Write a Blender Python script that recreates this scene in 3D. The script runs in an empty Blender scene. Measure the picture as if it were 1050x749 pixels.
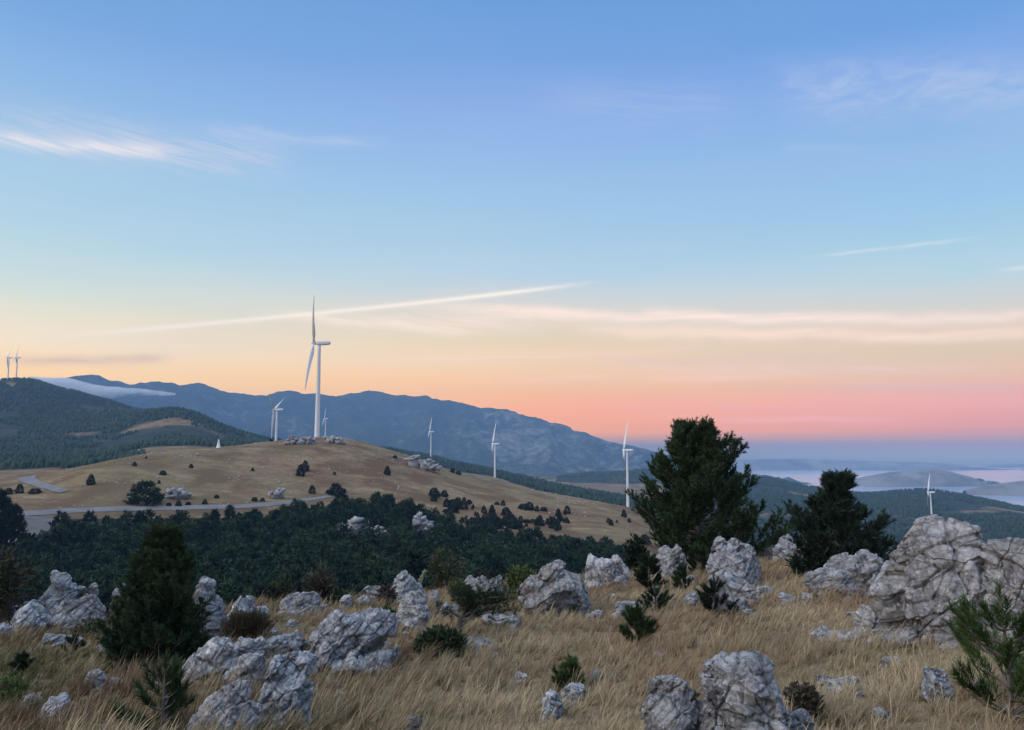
import bpy, bmesh, math, random
import numpy as np
from mathutils import Vector, Matrix, Euler

# ------------------------------------------------------------------ camera, world, sun, exposure
S = bpy.context.scene
COL = S.collection
R = math.radians
F_PX, PW, PH, EYE_ROW = 780.0, 1050.0, 749.0, 455.0
PITCH = math.atan((EYE_ROW - PH / 2) / F_PX)

cam_data = bpy.data.cameras.new("camera")
cam_data.sensor_width = 36.0
cam_data.lens = 36.0 * F_PX / PW
cam_data.clip_start = 0.1
cam_data.clip_end = 80000.0
cam = bpy.data.objects.new("camera", cam_data)
cam.location = (0, 0, 0)
cam.rotation_euler = (R(90) + PITCH, 0, 0)
COL.objects.link(cam)
S.camera = cam

S.view_settings.view_transform = 'Standard'
S.view_settings.look = 'None'
S.view_settings.gamma = 1.0
S.view_settings.exposure = 0.0
S.view_settings.use_curve_mapping = False
S.cycles.max_bounces = 5
S.cycles.diffuse_bounces = 2
S.cycles.glossy_bounces = 2
S.cycles.transparent_max_bounces = 8
S.cycles.transmission_bounces = 2
S.cycles.volume_bounces = 1
S.cycles.use_denoising = True


def pix_dir(px, py):
    X = (px - PW / 2) / F_PX
    Y = (PH / 2 - py) / F_PX
    c, s = math.cos(PITCH), math.sin(PITCH)
    return np.array([X, c - Y * s, s + Y * c])


def pix_azel(px, py):
    d = pix_dir(px, py)
    return math.atan2(d[0], d[1]), math.atan2(d[2], math.hypot(d[0], d[1]))


# ---- world: a dusk sky. Elevation ramps for three bearings, blended by bearing, with cirrus streaks
W = bpy.data.worlds.new("World")
S.world = W
W.use_nodes = True
wt = W.node_tree
wt.nodes.clear()


class NB:
    """small node builder"""
    def __init__(self, tree):
        self.t = tree

    def n(self, typ, **kw):
        x = self.t.nodes.new(typ)
        for k, v in kw.items():
            setattr(x, k, v)
        return x

    def put(self, sock, v):
        if isinstance(v, bpy.types.NodeSocket):
            self.t.links.new(v, sock)
        elif v is not None:
            if sock.type == 'RGBA' and len(v) == 3:
                v = (*v, 1)
            sock.default_value = v

    def m(self, op, a, b=None, c=None, clamp=False):
        x = self.n('ShaderNodeMath', operation=op, use_clamp=clamp)
        for i, v in enumerate((a, b, c)):
            if v is not None:
                self.put(x.inputs[i], v)
        return x.outputs[0]

    def mix(self, f, a, b, mode='MIX'):
        x = self.n('ShaderNodeMix', data_type='RGBA', blend_type=mode)
        self.put(x.inputs[0], f)
        self.put(x.inputs[6], a)
        self.put(x.inputs[7], b)
        return x.outputs[2]

    def ramp(self, f, stops, interp='LINEAR'):
        x = self.n('ShaderNodeValToRGB')
        x.color_ramp.interpolation = interp
        e = x.color_ramp.elements
        while len(e) > 1:
            e.remove(e[-1])
        for i, (p, c) in enumerate(stops):
            if i == 0:
                e[0].position = p
                q = e[0]
            else:
                q = e.new(p)
            q.color = (*c, 1) if len(c) == 3 else c
        self.put(x.inputs[0], f)
        return x.outputs[0]

    def mr(self, v, a, b, c=0.0, d=1.0, smooth=False):
        x = self.n('ShaderNodeMapRange', interpolation_type='SMOOTHSTEP' if smooth else 'LINEAR')
        for i, q in enumerate((v, a, b, c, d)):
            self.put(x.inputs[i], q)
        return x.outputs[0]

    def noise(self, vec, scale, detail=4, rough=.55, dist=0.0):
        x = self.n('ShaderNodeTexNoise')
        self.put(x.inputs['Vector'], vec)
        x.inputs['Scale'].default_value = scale
        x.inputs['Detail'].default_value = detail
        x.inputs['Roughness'].default_value = rough
        x.inputs['Distortion'].default_value = dist
        return x.outputs['Fac']

    def voro(self, vec, scale, feature='F1', out='Distance', rnd=1.0):
        x = self.n('ShaderNodeTexVoronoi', feature=feature)
        self.put(x.inputs['Vector'], vec)
        x.inputs['Scale'].default_value = scale
        x.inputs['Randomness'].default_value = rnd
        return x.outputs[out]

    def comb(self, x=0.0, y=0.0, z=0.0):
        q = self.n('ShaderNodeCombineXYZ')
        for i, v in enumerate((x, y, z)):
            self.put(q.inputs[i], v)
        return q.outputs[0]

    def vm(self, op, a, b=None):
        q = self.n('ShaderNodeVectorMath', operation=op)
        self.put(q.inputs[0], a)
        if b is not None:
            self.put(q.inputs[1], b)
        return q.outputs[0]


def lin(c):
    return tuple((v / 255 / 12.92) if v / 255 <= 0.04045 else ((v / 255 + 0.055) / 1.055) ** 2.4 for v in c)


EL0, EL1 = -6.0, 44.0
#SKYTABLE-BEGIN
SKY = {
    'left': [(-6.00, (0.100, 0.130, 0.200)), (-1.50, (0.150, 0.200, 0.300)), (-0.10, (0.300, 0.280, 0.300)), (0.80, (1.705, 1.013, 0.238)), (4.42, (1.895, 1.125, 0.265)), (4.92, (1.710, 1.074, 0.339)), (6.55, (1.405, 1.073, 0.610)), (7.79, (1.166, 1.001, 0.649)), (9.66, (0.844, 0.904, 0.745)), (11.52, (0.657, 0.823, 0.805)), (13.97, (0.517, 0.733, 0.834)), (16.99, (0.439, 0.666, 0.840)), (21.10, (0.318, 0.539, 0.815)), (23.94, (0.254, 0.468, 0.807)), (26.95, (0.188, 0.397, 0.753)), (44.00, (0.150, 0.317, 0.602))],
    'mid': [(-6.00, (0.100, 0.130, 0.200)), (-1.50, (0.150, 0.200, 0.300)), (-0.10, (0.300, 0.280, 0.300)), (0.80, (1.727, 0.572, 0.018)), (2.55, (1.919, 0.635, 0.020)), (4.02, (1.845, 0.835, 0.067)), (5.86, (1.411, 0.897, 0.381)), (8.06, (1.095, 0.825, 0.442)), (10.25, (0.912, 0.811, 0.650)), (12.44, (0.594, 0.735, 0.819)), (14.96, (0.468, 0.674, 0.825)), (18.50, (0.366, 0.604, 0.839)), (21.95, (0.313, 0.509, 0.854)), (25.28, (0.270, 0.434, 0.814)), (27.85, (0.191, 0.381, 0.753)), (31.24, (0.153, 0.347, 0.723)), (44.00, (0.122, 0.277, 0.578))],
    'right': [(-6.00, (0.100, 0.130, 0.200)), (-2.00, (0.140, 0.200, 0.320)), (-0.80, (0.453, 0.427, 0.408)), (-0.00, (0.549, 0.332, 0.312)), (0.56, (1.062, 0.406, 0.112)), (1.06, (1.543, 0.428, 0.020)), (1.68, (1.701, 0.472, 0.020)), (2.80, (1.974, 0.585, 0.020)), (4.36, (1.484, 0.741, 0.167)), (5.61, (1.157, 0.773, 0.315)), (7.17, (1.063, 0.738, 0.401)), (8.73, (0.875, 0.788, 0.639)), (10.90, (0.591, 0.769, 0.814)), (13.36, (0.436, 0.690, 0.825)), (15.79, (0.352, 0.605, 0.865)), (18.77, (0.323, 0.540, 0.831)), (21.67, (0.258, 0.468, 0.807)), (23.94, (0.223, 0.413, 0.807)), (26.95, (0.150, 0.356, 0.753)), (44.00, (0.120, 0.285, 0.602))],
}
#SKYTABLE-END

nb = NB(wt)
tc = nb.n('ShaderNodeTexCoord')
sx = nb.n('ShaderNodeSeparateXYZ')
wt.links.new(tc.outputs['Generated'], sx.inputs[0])
DX, DY, DZ = sx.outputs
AZ = nb.m('ARCTAN2', DX, DY)
EL = nb.m('ARCSINE', nb.m('MINIMUM', nb.m('MAXIMUM', DZ, -1.0), 1.0))
ELD = nb.m('MULTIPLY', EL, 57.29578)
AZD = nb.m('MULTIPLY', AZ, 57.29578)
# a little waviness so the colour bands are not ruled lines
wob = nb.m('MULTIPLY', nb.m('SUBTRACT', nb.noise(nb.comb(nb.m('MULTIPLY', AZ, 2.2), nb.m('MULTIPLY', EL, 22.0), 0.0), 1.6, 3), .5), 1.1)
wob = nb.m('MULTIPLY', wob, nb.mr(ELD, .3, 3.0))
ef = nb.mr(nb.m('ADD', ELD, wob), EL0, EL1)


def sky_ramp(key):
    return nb.ramp(ef, [((e - EL0) / (EL1 - EL0), c) for e, c in SKY[key]])


cL, cM, cR = sky_ramp('left'), sky_ramp('mid'), sky_ramp('right')
f1 = nb.mr(AZD, -33.0, 2.0)
f2 = nb.mr(AZD, -2.0, 31.0)
skycol = nb.mix(f2, nb.mix(f1, cL, cM), cR)


# three fields of cloud texture, shared by all the wisps
NZ_LONG = nb.noise(nb.comb(nb.m('MULTIPLY', AZ, 5.0), nb.m('MULTIPLY', nb.m('SUBTRACT', EL, nb.m('MULTIPLY', AZ, .02)), 120.0), 3.1), 1.0, 4, .6, .5)
NZ_MID = nb.noise(nb.comb(nb.m('MULTIPLY', AZ, 14.0), nb.m('MULTIPLY', nb.m('ADD', EL, nb.m('MULTIPLY', AZ, .14)), 200.0), 8.7), 1.0, 4, .6, .6)
NZ_PUFF = nb.noise(nb.comb(nb.m('MULTIPLY', AZ, 22.0), nb.m('MULTIPLY', EL, 60.0), 5.5), 1.0, 4, .62, .8)
NZ_WAVE = nb.noise(nb.comb(nb.m('MULTIPLY', AZ, 9.0), nb.m('MULTIPLY', EL, 14.0), 1.7), 1.0, 3, .55)
NZ = {'long': NZ_LONG, 'mid': NZ_MID, 'puff': NZ_PUFF}


def streak(col, p0, p1, w, colour, strength, field='long', breakup=.6, bow=0.0, fade=.25):
    """one wisp of high cloud between two bearings; w = half thickness in degrees"""
    a0, e0 = (math.degrees(v) for v in pix_azel(*p0))
    a1, e1 = (math.degrees(v) for v in pix_azel(*p1))
    t = nb.mr(AZD, a0, a1)
    t.node.clamp = False
    mid = nb.m('ADD', nb.m('MULTIPLY', t, e1 - e0), e0)
    if bow:
        mid = nb.m('ADD', mid, nb.m('MULTIPLY', nb.m('MULTIPLY', t, nb.m('SUBTRACT', 1.0, t)), bow * 4))
    if breakup > .3:
        mid = nb.m('ADD', mid, nb.m('MULTIPLY', nb.m('SUBTRACT', NZ_WAVE, .5), min(2.2, 3.0 * w)))
    d = nb.m('DIVIDE', nb.m('SUBTRACT', ELD, mid), w)
    g = nb.m('EXPONENT', nb.m('MULTIPLY', nb.m('MULTIPLY', d, d), -1.0))
    ends = nb.m('MULTIPLY', nb.mr(t, 0.0, fade, smooth=True), nb.mr(t, 1.0, 1.0 - fade, smooth=True))
    nz = nb.mr(NZ[field], .5 - .22 * breakup - .05, .5 + .22, 1 - breakup, 1.0, smooth=True)
    f = nb.m('MULTIPLY', nb.m('MULTIPLY', g, ends), nb.m('MULTIPLY', nz, strength), clamp=True)
    return nb.mix(f, col, colour)


#STREAKS-BEGIN
STREAKS = [
    ((-60, 120), (330, 165), 1.25, (.75, .72, .80), .6, 'mid', .95, 0, .3),
    ((-60, 136), (210, 160), .42, (.95, .88, .88), .9, 'mid', .8, 0, .3),
    ((180, 128), (420, 150), .45, (.70, .72, .84), .40, 'mid', .8, 0, .3),
    ((760, 92), (1130, 78), 1.7, (.62, .68, .86), .50, 'puff', .95, 0, .3),
    ((520, 95), (800, 112), 1.5, (.50, .60, .82), .32, 'mid', .95, 0, .35),
    ((790, 150), (900, 152), .3, (.6, .68, .86), .25, 'long', .6, 0, .3),
    ((10, 350), (630, 287), .17, (1.3, 1.14, .94), 1.0, 'mid', .15, .40, .24),
    ((60, 345), (560, 300), .9, (1.0, .86, .68), .35, 'mid', .7, .2, .3),
    ((810, 266), (1025, 240), .12, (.9, .9, .92), .55, 'puff', .6, 0, .3),
    ((1015, 279), (1120, 268), .15, (.95, .95, .95), .6, 'puff', .4, 0, .3),
    ((400, 313), (1200, 320), .42, (1.35, 1.02, .80), 1.0, 'long', .35, .2, .2),
    ((560, 335), (1200, 338), .42, (1.4, .98, .68), 1.0, 'long', .35, 0, .2),
    ((330, 333), (640, 322), .5, (1.3, 1.0, .76), .8, 'mid', .9, 0, .3),
    ((-40, 340), (300, 352), .8, (1.2, .98, .72), .35, 'long', .9, 0, .3),
    ((330, 322), (600, 340), .6, (1.15, .92, .70), .65, 'mid', .8, 0, .3),
    ((100, 354), (480, 330), .9, (1.1, .88, .60), .5, 'long', .8, 0, .3),
    ((560, 362), (900, 366), .5, (1.1, .72, .52), .4, 'long', .8, 0, .3),
    ((840, 396), (1080, 401), .35, (1.5, .78, .50), .6, 'long', .6, 0, .3),
    ((560, 412), (1150, 416), .5, (1.5, .66, .46), .35, 'long', .8, 0, .2),
    ((330, 372), (760, 352), .35, (1.5, 1.0, .66), .55, 'long', .9, 0, .3),
    ((430, 392), (900, 380), .30, (1.7, .95, .60), .55, 'long', .9, 0, .3),
    ((560, 372), (1100, 380), .45, (1.5, .90, .62), .55, 'mid', .9, 0, .3),
    ((600, 426), (1000, 432), .28, (1.9, .8, .55), .4, 'long', .9, 0, .3),
    ((250, 318), (520, 342), .35, (1.4, 1.1, .82), .6, 'mid', .9, 0, .3),
    ((-20, 371), (190, 367), .35, (.75, .45, .32), .55, 'long', .5, 0, .25),
]
#STREAKS-END
for a in STREAKS:
    skycol = streak(skycol, *a)

# the sunrise side, out of frame behind the left shoulder: brighter and warmer
def glow(az, el, sa, se, colour):
    da = nb.m('SUBTRACT', AZD, az)
    da = nb.m('SUBTRACT', nb.m('MODULO', nb.m('ADD', da, 540.0 + 360.0), 360.0), 180.0)
    da = nb.m('DIVIDE', da, sa)
    de = nb.m('DIVIDE', nb.m('SUBTRACT', ELD, el), se)
    g = nb.m('EXPONENT', nb.m('MULTIPLY', nb.m('ADD', nb.m('MULTIPLY', da, da), nb.m('MULTIPLY', de, de)), -1.0))
    return nb.vm('MULTIPLY', nb.comb(*(nb.m('MULTIPLY', g, c) for c in colour)), (1, 1, 1))


#GLOW-BEGIN
GLOW = (-125, 14, 38, 16, (2.0, 1.45, 1.0))
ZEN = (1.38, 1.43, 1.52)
SUN_STRENGTH, SUN_ANGLE, SUN_AZ, SUN_EL, SUN_COL = 1.45, 40.0, -112.0, 38.0, (1.0, .91, .83)
#GLOW-END
skycol = nb.vm('ADD', skycol, glow(*GLOW))
# extra zenith brightness, added above the top of the frame to light the ground
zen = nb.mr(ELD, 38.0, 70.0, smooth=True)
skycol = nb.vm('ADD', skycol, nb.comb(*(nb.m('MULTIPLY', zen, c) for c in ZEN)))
bg = nb.n('ShaderNodeBackground')
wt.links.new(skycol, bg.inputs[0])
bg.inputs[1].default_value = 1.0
# the physical sky adds its own faint twilight on top
nishita = nb.n('ShaderNodeTexSky', sky_type='NISHITA', sun_disc=False)
nishita.sun_elevation = R(1.0)
nishita.sun_rotation = R(SUN_AZ)
bg2 = nb.n('ShaderNodeBackground')
wt.links.new(nishita.outputs[0], bg2.inputs[0])
bg2.inputs[1].default_value = 0.02
add = nb.n('ShaderNodeAddShader')
wt.links.new(bg.outputs[0], add.inputs[0])
wt.links.new(bg2.outputs[0], add.inputs[1])
wo = nb.n('ShaderNodeOutputWorld')
wt.links.new(add.outputs[0], wo.inputs[0])

sun = bpy.data.lights.new("sun", 'SUN')
sun.energy = SUN_STRENGTH
sun.angle = R(SUN_ANGLE)
sun.color = SUN_COL
sun_ob = bpy.data.objects.new("sun", sun)
COL.objects.link(sun_ob)
_sd = Vector((math.sin(R(SUN_AZ)) * math.cos(R(SUN_EL)), math.cos(R(SUN_AZ)) * math.cos(R(SUN_EL)), math.sin(R(SUN_EL))))
sun_ob.rotation_euler = _sd.to_track_quat('Z', 'Y').to_euler()

# ------------------------------------------------------------------ helpers
def tag(o, label=None, cat=None, group=None, kind=None):
    if label: o['label'] = label
    if cat: o['category'] = cat
    if group: o['group'] = group
    if kind: o['kind'] = kind
    return o


def empty(name, loc):
    o = bpy.data.objects.new(name, None)
    o.empty_display_size = .2
    o.location = loc
    COL.objects.link(o)
    return o


def link_mesh(name, me, parent=None, loc=None):
    o = bpy.data.objects.new(name, me)
    COL.objects.link(o)
    if parent is not None:
        o.parent = parent
    if loc is not None:
        o.location = loc
    return o


def np_mesh(name, v, f, mat=None, smooth=False, colors=None, fidx=None):
    """v (N,3); f = list of equal-width index arrays"""
    me = bpy.data.meshes.new(name)
    v = np.asarray(v, np.float32)
    fs = f if isinstance(f, list) else [f]
    fs = [np.asarray(q, np.int32) for q in fs if len(q)]
    nl = sum(q.size for q in fs)
    nf = sum(len(q) for q in fs)
    me.vertices.add(len(v))
    me.vertices.foreach_set('co', v.ravel())
    me.loops.add(nl)
    me.loops.foreach_set('vertex_index', np.concatenate([q.ravel() for q in fs]))
    me.polygons.add(nf)
    tot = np.concatenate([np.full(len(q), q.shape[1], np.int32) for q in fs])
    st = np.concatenate([[0], np.cumsum(tot)[:-1]]).astype(np.int32)
    me.polygons.foreach_set('loop_start', st)
    me.polygons.foreach_set('loop_total', tot)
    if smooth:
        me.polygons.foreach_set('use_smooth', np.ones(nf, bool))
    if colors is not None:
        a = me.color_attributes.new('cover', 'FLOAT_COLOR', 'POINT')
        a.data.foreach_set('color', np.asarray(colors, np.float32).ravel())
    if mat is not None:
        for q in (mat if isinstance(mat, (list, tuple)) else [mat]):
            me.materials.append(q)
    if fidx is not None:
        me.polygons.foreach_set('material_index', np.asarray(fidx, np.int32))
    me.update(calc_edges=True)
    return me


def _hash(ix, iy, iz, seed):
    h = (ix.astype(np.int64) * 374761393 + iy.astype(np.int64) * 668265263 + iz.astype(np.int64) * 2147483647 + seed * 1274126177) & 0xffffffff
    h = ((h ^ (h >> 13)) * 1274126177) & 0xffffffff
    h = ((h ^ (h >> 16)) * 2246822519) & 0xffffffff
    return (h ^ (h >> 15)) & 0xffffffff


def vnoise(p, seed=0):
    """smooth value noise, -1..1; p (N,3)"""
    p = np.asarray(p, np.float64)
    i = np.floor(p)
    f = p - i
    u = f * f * f * (f * (f * 6 - 15) + 10)
    i = i.astype(np.int64)
    r = 0
    for dx in (0, 1):
        wx = u[:, 0] if dx else 1 - u[:, 0]
        for dy in (0, 1):
            wy = u[:, 1] if dy else 1 - u[:, 1]
            for dz in (0, 1):
                wz = u[:, 2] if dz else 1 - u[:, 2]
                r = r + wx * wy * wz * (_hash(i[:, 0] + dx, i[:, 1] + dy, i[:, 2] + dz, seed) / 2147483647.5 - 1)
    return r


def fbm(p, oct=4, seed=0, rough=.5, lac=2.03):
    a, s, t = 1.0, 0, 0
    p = np.asarray(p, np.float64)
    for k in range(oct):
        s = s + a * vnoise(p + 17.3 * k, seed + k)
        t += a
        a *= rough
        p = p * lac
    return s / t


def voronoi(p, seed=0):
    """F1, F2 and the id of the nearest cell"""
    p = np.asarray(p, np.float64)
    i = np.floor(p).astype(np.int64)
    f1 = np.full(len(p), 9.0)
    f2 = np.full(len(p), 9.0)
    cid = np.zeros(len(p))
    for dx in (-1, 0, 1):
        for dy in (-1, 0, 1):
            for dz in (-1, 0, 1):
                c = i + np.array([dx, dy, dz])
                q = np.stack([_hash(c[:, 0], c[:, 1], c[:, 2], seed + k) / 4294967295.0 for k in range(3)], 1) + c
                d = np.sqrt(((q - p) ** 2).sum(1))
                near = d < f1
                f2 = np.where(near, f1, np.minimum(f2, d))
                cid = np.where(near, _hash(c[:, 0], c[:, 1], c[:, 2], seed + 9) / 4294967295.0, cid)
                f1 = np.where(near, d, f1)
    return f1, f2, cid


def sstep(x, a, b):
    t = np.clip((x - a) / (b - a), 0, 1)
    return t * t * (3 - 2 * t)


# ------------------------------------------------------------------ terrain, as ring after ring of ground around the viewpoint
AZ_T = np.radians(np.linspace(-48, 48, 1201))


def curve(pts, zmode=False):
    """pts: (px, r, row) or with zmode (px, r, z) -> tables of r and z over bearing"""
    az, rr, zz = [], [], []
    for px, r, y in pts:
        if zmode:
            a, _ = pix_azel(px, EYE_ROW)
            z = y
        else:
            a, e = pix_azel(px, y)
            z = r * math.tan(e)
        az.append(a); rr.append(r); zz.append(z)
    return [np.interp(AZ_T, az, rr), np.interp(AZ_T, az, zz)]


def soft(c, s):
    k = np.arange(-3 * s, 3 * s + 1)
    g = np.exp(-.5 * (k / s) ** 2)
    g /= g.sum()
    return [np.convolve(np.pad(q, 3 * s, mode='edge'), g, 'valid') for q in c]


LO, HI = -250, 1300
C_edge = soft(curve([(LO, 24, 655), (0, 24, 650), (60, 24, 646), (120, 24, 640), (200, 25, 634), (260, 27, 622), (330, 28, 617), (400, 29, 613), (470, 30, 606),
                     (540, 32, 600), (600, 33, 597), (650, 34, 592), (700, 36, 584), (760, 38, 577), (800, 38, 574), (850, 34, 577), (900, 30, 588), (960, 26, 597), (1050, 24, 597), (HI, 24, 597)]), 20)
C_drop = [C_edge[0] + 10, C_edge[1] - 5.0]
CURVES = [
    curve([(LO, .4, -1.62), (HI, .4, -1.62)], True),
    curve([(LO, 2.5, -1.75), (HI, 2.5, -1.72)], True),
    soft(curve([(LO, 12, 752), (0, 10.5, 752), (525, 8.5, 752), (1050, 8, 752), (HI, 8, 752)]), 20),
    C_edge, C_drop,
    soft(curve([(LO, 75, -22), (500, 75, -22), (700, 75, -30), (HI, 75, -34)], True), 30),
    soft(curve([(LO, 125, -30), (500, 125, -31), (700, 130, -45), (HI, 130, -52)], True), 30),
    soft(curve([(LO, 250, -43), (300, 250, -42), (345, 250, -37), (430, 250, -38.5), (480, 250, -44), (640, 250, -45), (700, 250, -52), (760, 250, -75), (HI, 250, -85)], True), 30),
    soft(curve([(LO, 345, -41), (290, 345, -40.5), (335, 345, -35.5), (425, 345, -36), (480, 345, -46), (600, 345, -47), (680, 345, -52), (760, 350, -95), (HI, 350, -110)], True), 30),
    soft(curve([(LO, 410, 524), (0, 410, 523), (300, 412, 522), (330, 415, 521), (400, 420, 521), (450, 420, 528), (500, 420, 536), (560, 420, 542), (640, 430, 546), (700, 450, 562), (800, 500, 600), (HI, 500, 625)]), 14),
    soft(curve([(LO, 640, 489), (0, 620, 488), (40, 560, 488), (80, 520, 480), (120, 535, 470), (160, 555, 464), (200, 580, 460), (250, 620, 455.5), (290, 645, 451), (325, 660, 447.5), (345, 665, 447), (370, 665, 452),
                (400, 660, 461.5), (430, 655, 471), (470, 650, 485.5), (507, 640, 496), (560, 620, 505.5), (600, 600, 512.5), (643, 590, 521), (700, 600, 540), (800, 700, 585), (900, 800, 600), (HI, 800, 610)]), 5),
    soft(curve([(LO, 900, 484), (0, 900, 482), (60, 800, 484), (120, 720, 480), (200, 760, 475), (330, 850, 464), (430, 850, 488), (507, 860, 511), (600, 820, 528), (643, 800, 532), (700, 820, 547), (800, 900, 580), (900, 1000, 590), (HI, 1000, 590)]), 14),
    soft(curve([(LO, 1350, 466), (0, 1350, 466), (60, 1350, 468), (100, 1250, 468), (150, 1150, 459), (200, 1150, 457.5), (240, 1250, 458), (330, 1600, 459), (400, 2000, 461.5), (430, 2400, 466), (470, 2200, 474), (500, 2000, 482),
                (520, 1950, 487.5), (560, 1850, 495.5), (600, 1750, 503), (643, 1650, 512), (700, 1500, 529), (800, 1350, 560), (900, 1300, 570), (HI, 1300, 568)]), 8),
    soft(curve([(LO, 1700, 462), (0, 1650, 459), (100, 1600, 460), (150, 1450, 457), (200, 1500, 454), (260, 1600, 456), (330, 1900, 462), (400, 2300, 468), (430, 2600, 474), (470, 2450, 482), (500, 2300, 490),
                (560, 2150, 501), (600, 2100, 508), (643, 2050, 513), (700, 1900, 525), (800, 1600, 545), (900, 1600, 552), (HI, 1600, 552)]), 10),
    soft(curve([(LO, 2100, 440), (0, 2100, 434), (60, 2100, 434), (100, 2100, 432), (130, 2050, 428), (150, 2000, 424.5), (180, 2000, 420), (205, 2000, 426), (230, 2000, 436), (260, 2000, 447), (300, 2200, 455), (330, 2400, 463), (400, 2700, 476),
                (440, 2900, 481), (480, 2800, 489), (520, 2800, 492.5), (560, 2800, 496), (600, 2700, 500), (643, 2600, 507), (700, 2500, 515), (740, 2300, 518), (790, 2000, 521), (850, 1900, 531), (900, 1900, 536), (954, 1900, 538), (HI, 1900, 538)]), 8),
    soft(curve([(LO, 2800, 400), (-100, 2800, 394), (0, 2800, 389.5), (20, 2800, 389.5), (38, 2800, 391), (50, 2800, 396), (60, 2800, 400), (80, 2800, 404), (100, 2800, 410), (125, 2800, 417), (150, 2750, 426), (200, 2750, 439), (260, 2750, 455),
                (330, 3000, 467), (400, 3300, 477), (480, 3600, 483.5), (500, 3600, 484.5), (520, 3500, 487), (560, 3500, 489.5), (575, 3450, 488), (600, 3400, 485), (640, 3400, 483.5), (690, 3400, 482), (740, 3400, 484), (790, 3300, 490),
                (830, 3100, 500), (860, 3000, 506.5), (900, 3000, 507), (950, 3000, 504.5), (985, 3000, 507.5), (1020, 3000, 515), (1050, 3000, 521), (1100, 2900, 530), (HI, 2800, 560)]), 3),
    soft(curve([(LO, 4300, 40), (0, 4300, 20), (100, 4300, -20), (200, 4300, -80), (400, 4300, -180), (600, 4300, -220), (720, 4300, -270), (800, 4300, -325), (1050, 4300, -330), (HI, 4300, -330)], True), 10),
    soft(curve([(LO, 5600, -120), (400, 5600, -160), (600, 5600, -240), (700, 5600, -270), (760, 5600, -325), (HI, 5600, -330)], True), 10),
    None,
]
MT = [(LO, 400), (-100, 396), (0, 394), (40, 392), (80, 388.5), (92, 386.5), (105, 386), (120, 390), (135, 395), (148, 393), (160, 391.5), (172, 395), (185, 400), (195, 398), (205, 395.5), (218, 399), (235, 405), (250, 408), (270, 409.5), (285, 406),
      (300, 404), (330, 406), (345, 407), (360, 404.5), (375, 403.5), (390, 406), (410, 409), (430, 411.5), (437, 410), (450, 413.5), (470, 416), (487, 421), (500, 422), (517, 421.5), (540, 430), (560, 434.5), (580, 440), (600, 446),
      (615, 452), (640, 459), (660, 464), (690, 470), (720, 481), (750, 497), (770, 506), (HI, 506)]
C_mt = soft(curve([(p, 9000, y) for p, y in MT]), 2)
CURVES[-1] = C_mt
CURVES.append([C_mt[0] * 0 + 9900, C_mt[1] * .5 - 200])
CURVES.append([C_mt[0] * 0 + 10450, C_mt[1] * 0 - 340])
CR = np.stack([c[0] for c in CURVES])
CZ = np.stack([c[1] for c in CURVES])
CR = np.maximum.accumulate(CR + np.arange(len(CR))[:, None] * 1e-3, 0)


def base_height(az, r):
    """monotone cubic along each bearing through the rings"""
    az = np.asarray(az, float); r = np.asarray(r, float)
    t = np.clip((az - AZ_T[0]) / (AZ_T[1] - AZ_T[0]), 0, len(AZ_T) - 1.001)
    i = t.astype(int); f = t - i
    rk = CR[:, i] * (1 - f) + CR[:, i + 1] * f
    zk = CZ[:, i] * (1 - f) + CZ[:, i + 1] * f
    h = np.diff(rk, axis=0)
    d = np.diff(zk, axis=0) / h
    m = np.zeros_like(zk)
    w1 = 2 * h[1:] + h[:-1]; w2 = h[1:] + 2 * h[:-1]
    same = d[1:] * d[:-1] > 0
    with np.errstate(divide='ignore', invalid='ignore'):
        hm = (w1 + w2) / (w1 / d[:-1] + w2 / d[1:])
    m[1:-1] = np.where(same, hm, 0)
    m[0] = d[0]; m[-1] = d[-1]
    k = np.clip((rk < r).sum(0) - 1, 0, len(rk) - 2)
    j = np.arange(len(r))
    s = np.clip((r - rk[k, j]) / h[k, j], 0, 1)
    s2, s3 = s * s, s * s * s
    return (2 * s3 - 3 * s2 + 1) * zk[k, j] + (s3 - 2 * s2 + s) * h[k, j] * m[k, j] + (-2 * s3 + 3 * s2) * zk[k + 1, j] + (s3 - s2) * h[k, j] * m[k + 1, j]


def height(x, y):
    x = np.atleast_1d(np.asarray(x, float)); y = np.atleast_1d(np.asarray(y, float))
    r = np.hypot(x, y); az = np.arctan2(x, y)
    z = base_height(np.clip(az, AZ_T[0], AZ_T[-1]), np.maximum(r, .41))
    p = np.stack([x, y, 0 * x], 1)
    z += sstep(r, 3, 9) * (1 - sstep(r, 60, 120)) * (.16 * fbm(p / 2.6, 3, 5) + .05 * fbm(p / .6, 2, 6))
    a2 = sstep(r, 45, 90) * (1 - sstep(r, 330, 400))
    z += a2 * 2.5 * fbm(p / 30, 3, 8)
    a3 = sstep(r, 410, 480) * (1 - sstep(r, 1000, 1200))
    z += a3 * (1.3 * fbm(p / 35, 4, 9))
    a4 = sstep(r, 800, 1300) * (1 - sstep(r, 4300, 5200))
    z += a4 * (9 * fbm(p / 160, 4, 10) - 2 * np.abs(fbm(p / 60, 3, 11)))
    a5 = sstep(r, 5200, 6500) * (1 - sstep(r, 10500, 12500))
    ridg = 1 - 2 * np.abs(fbm(p / np.array([620, 1100, 1]) + .35 * fbm(p / 1500, 2, 13)[:, None], 4, 12))
    crest = np.exp(-((r - 9000) / 900) ** 2)
    z += a5 * ((1 - .80 * crest) * 165 * (ridg - .4) + 46 * fbm(p / 260, 5, 14, .6))
    return z


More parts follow.
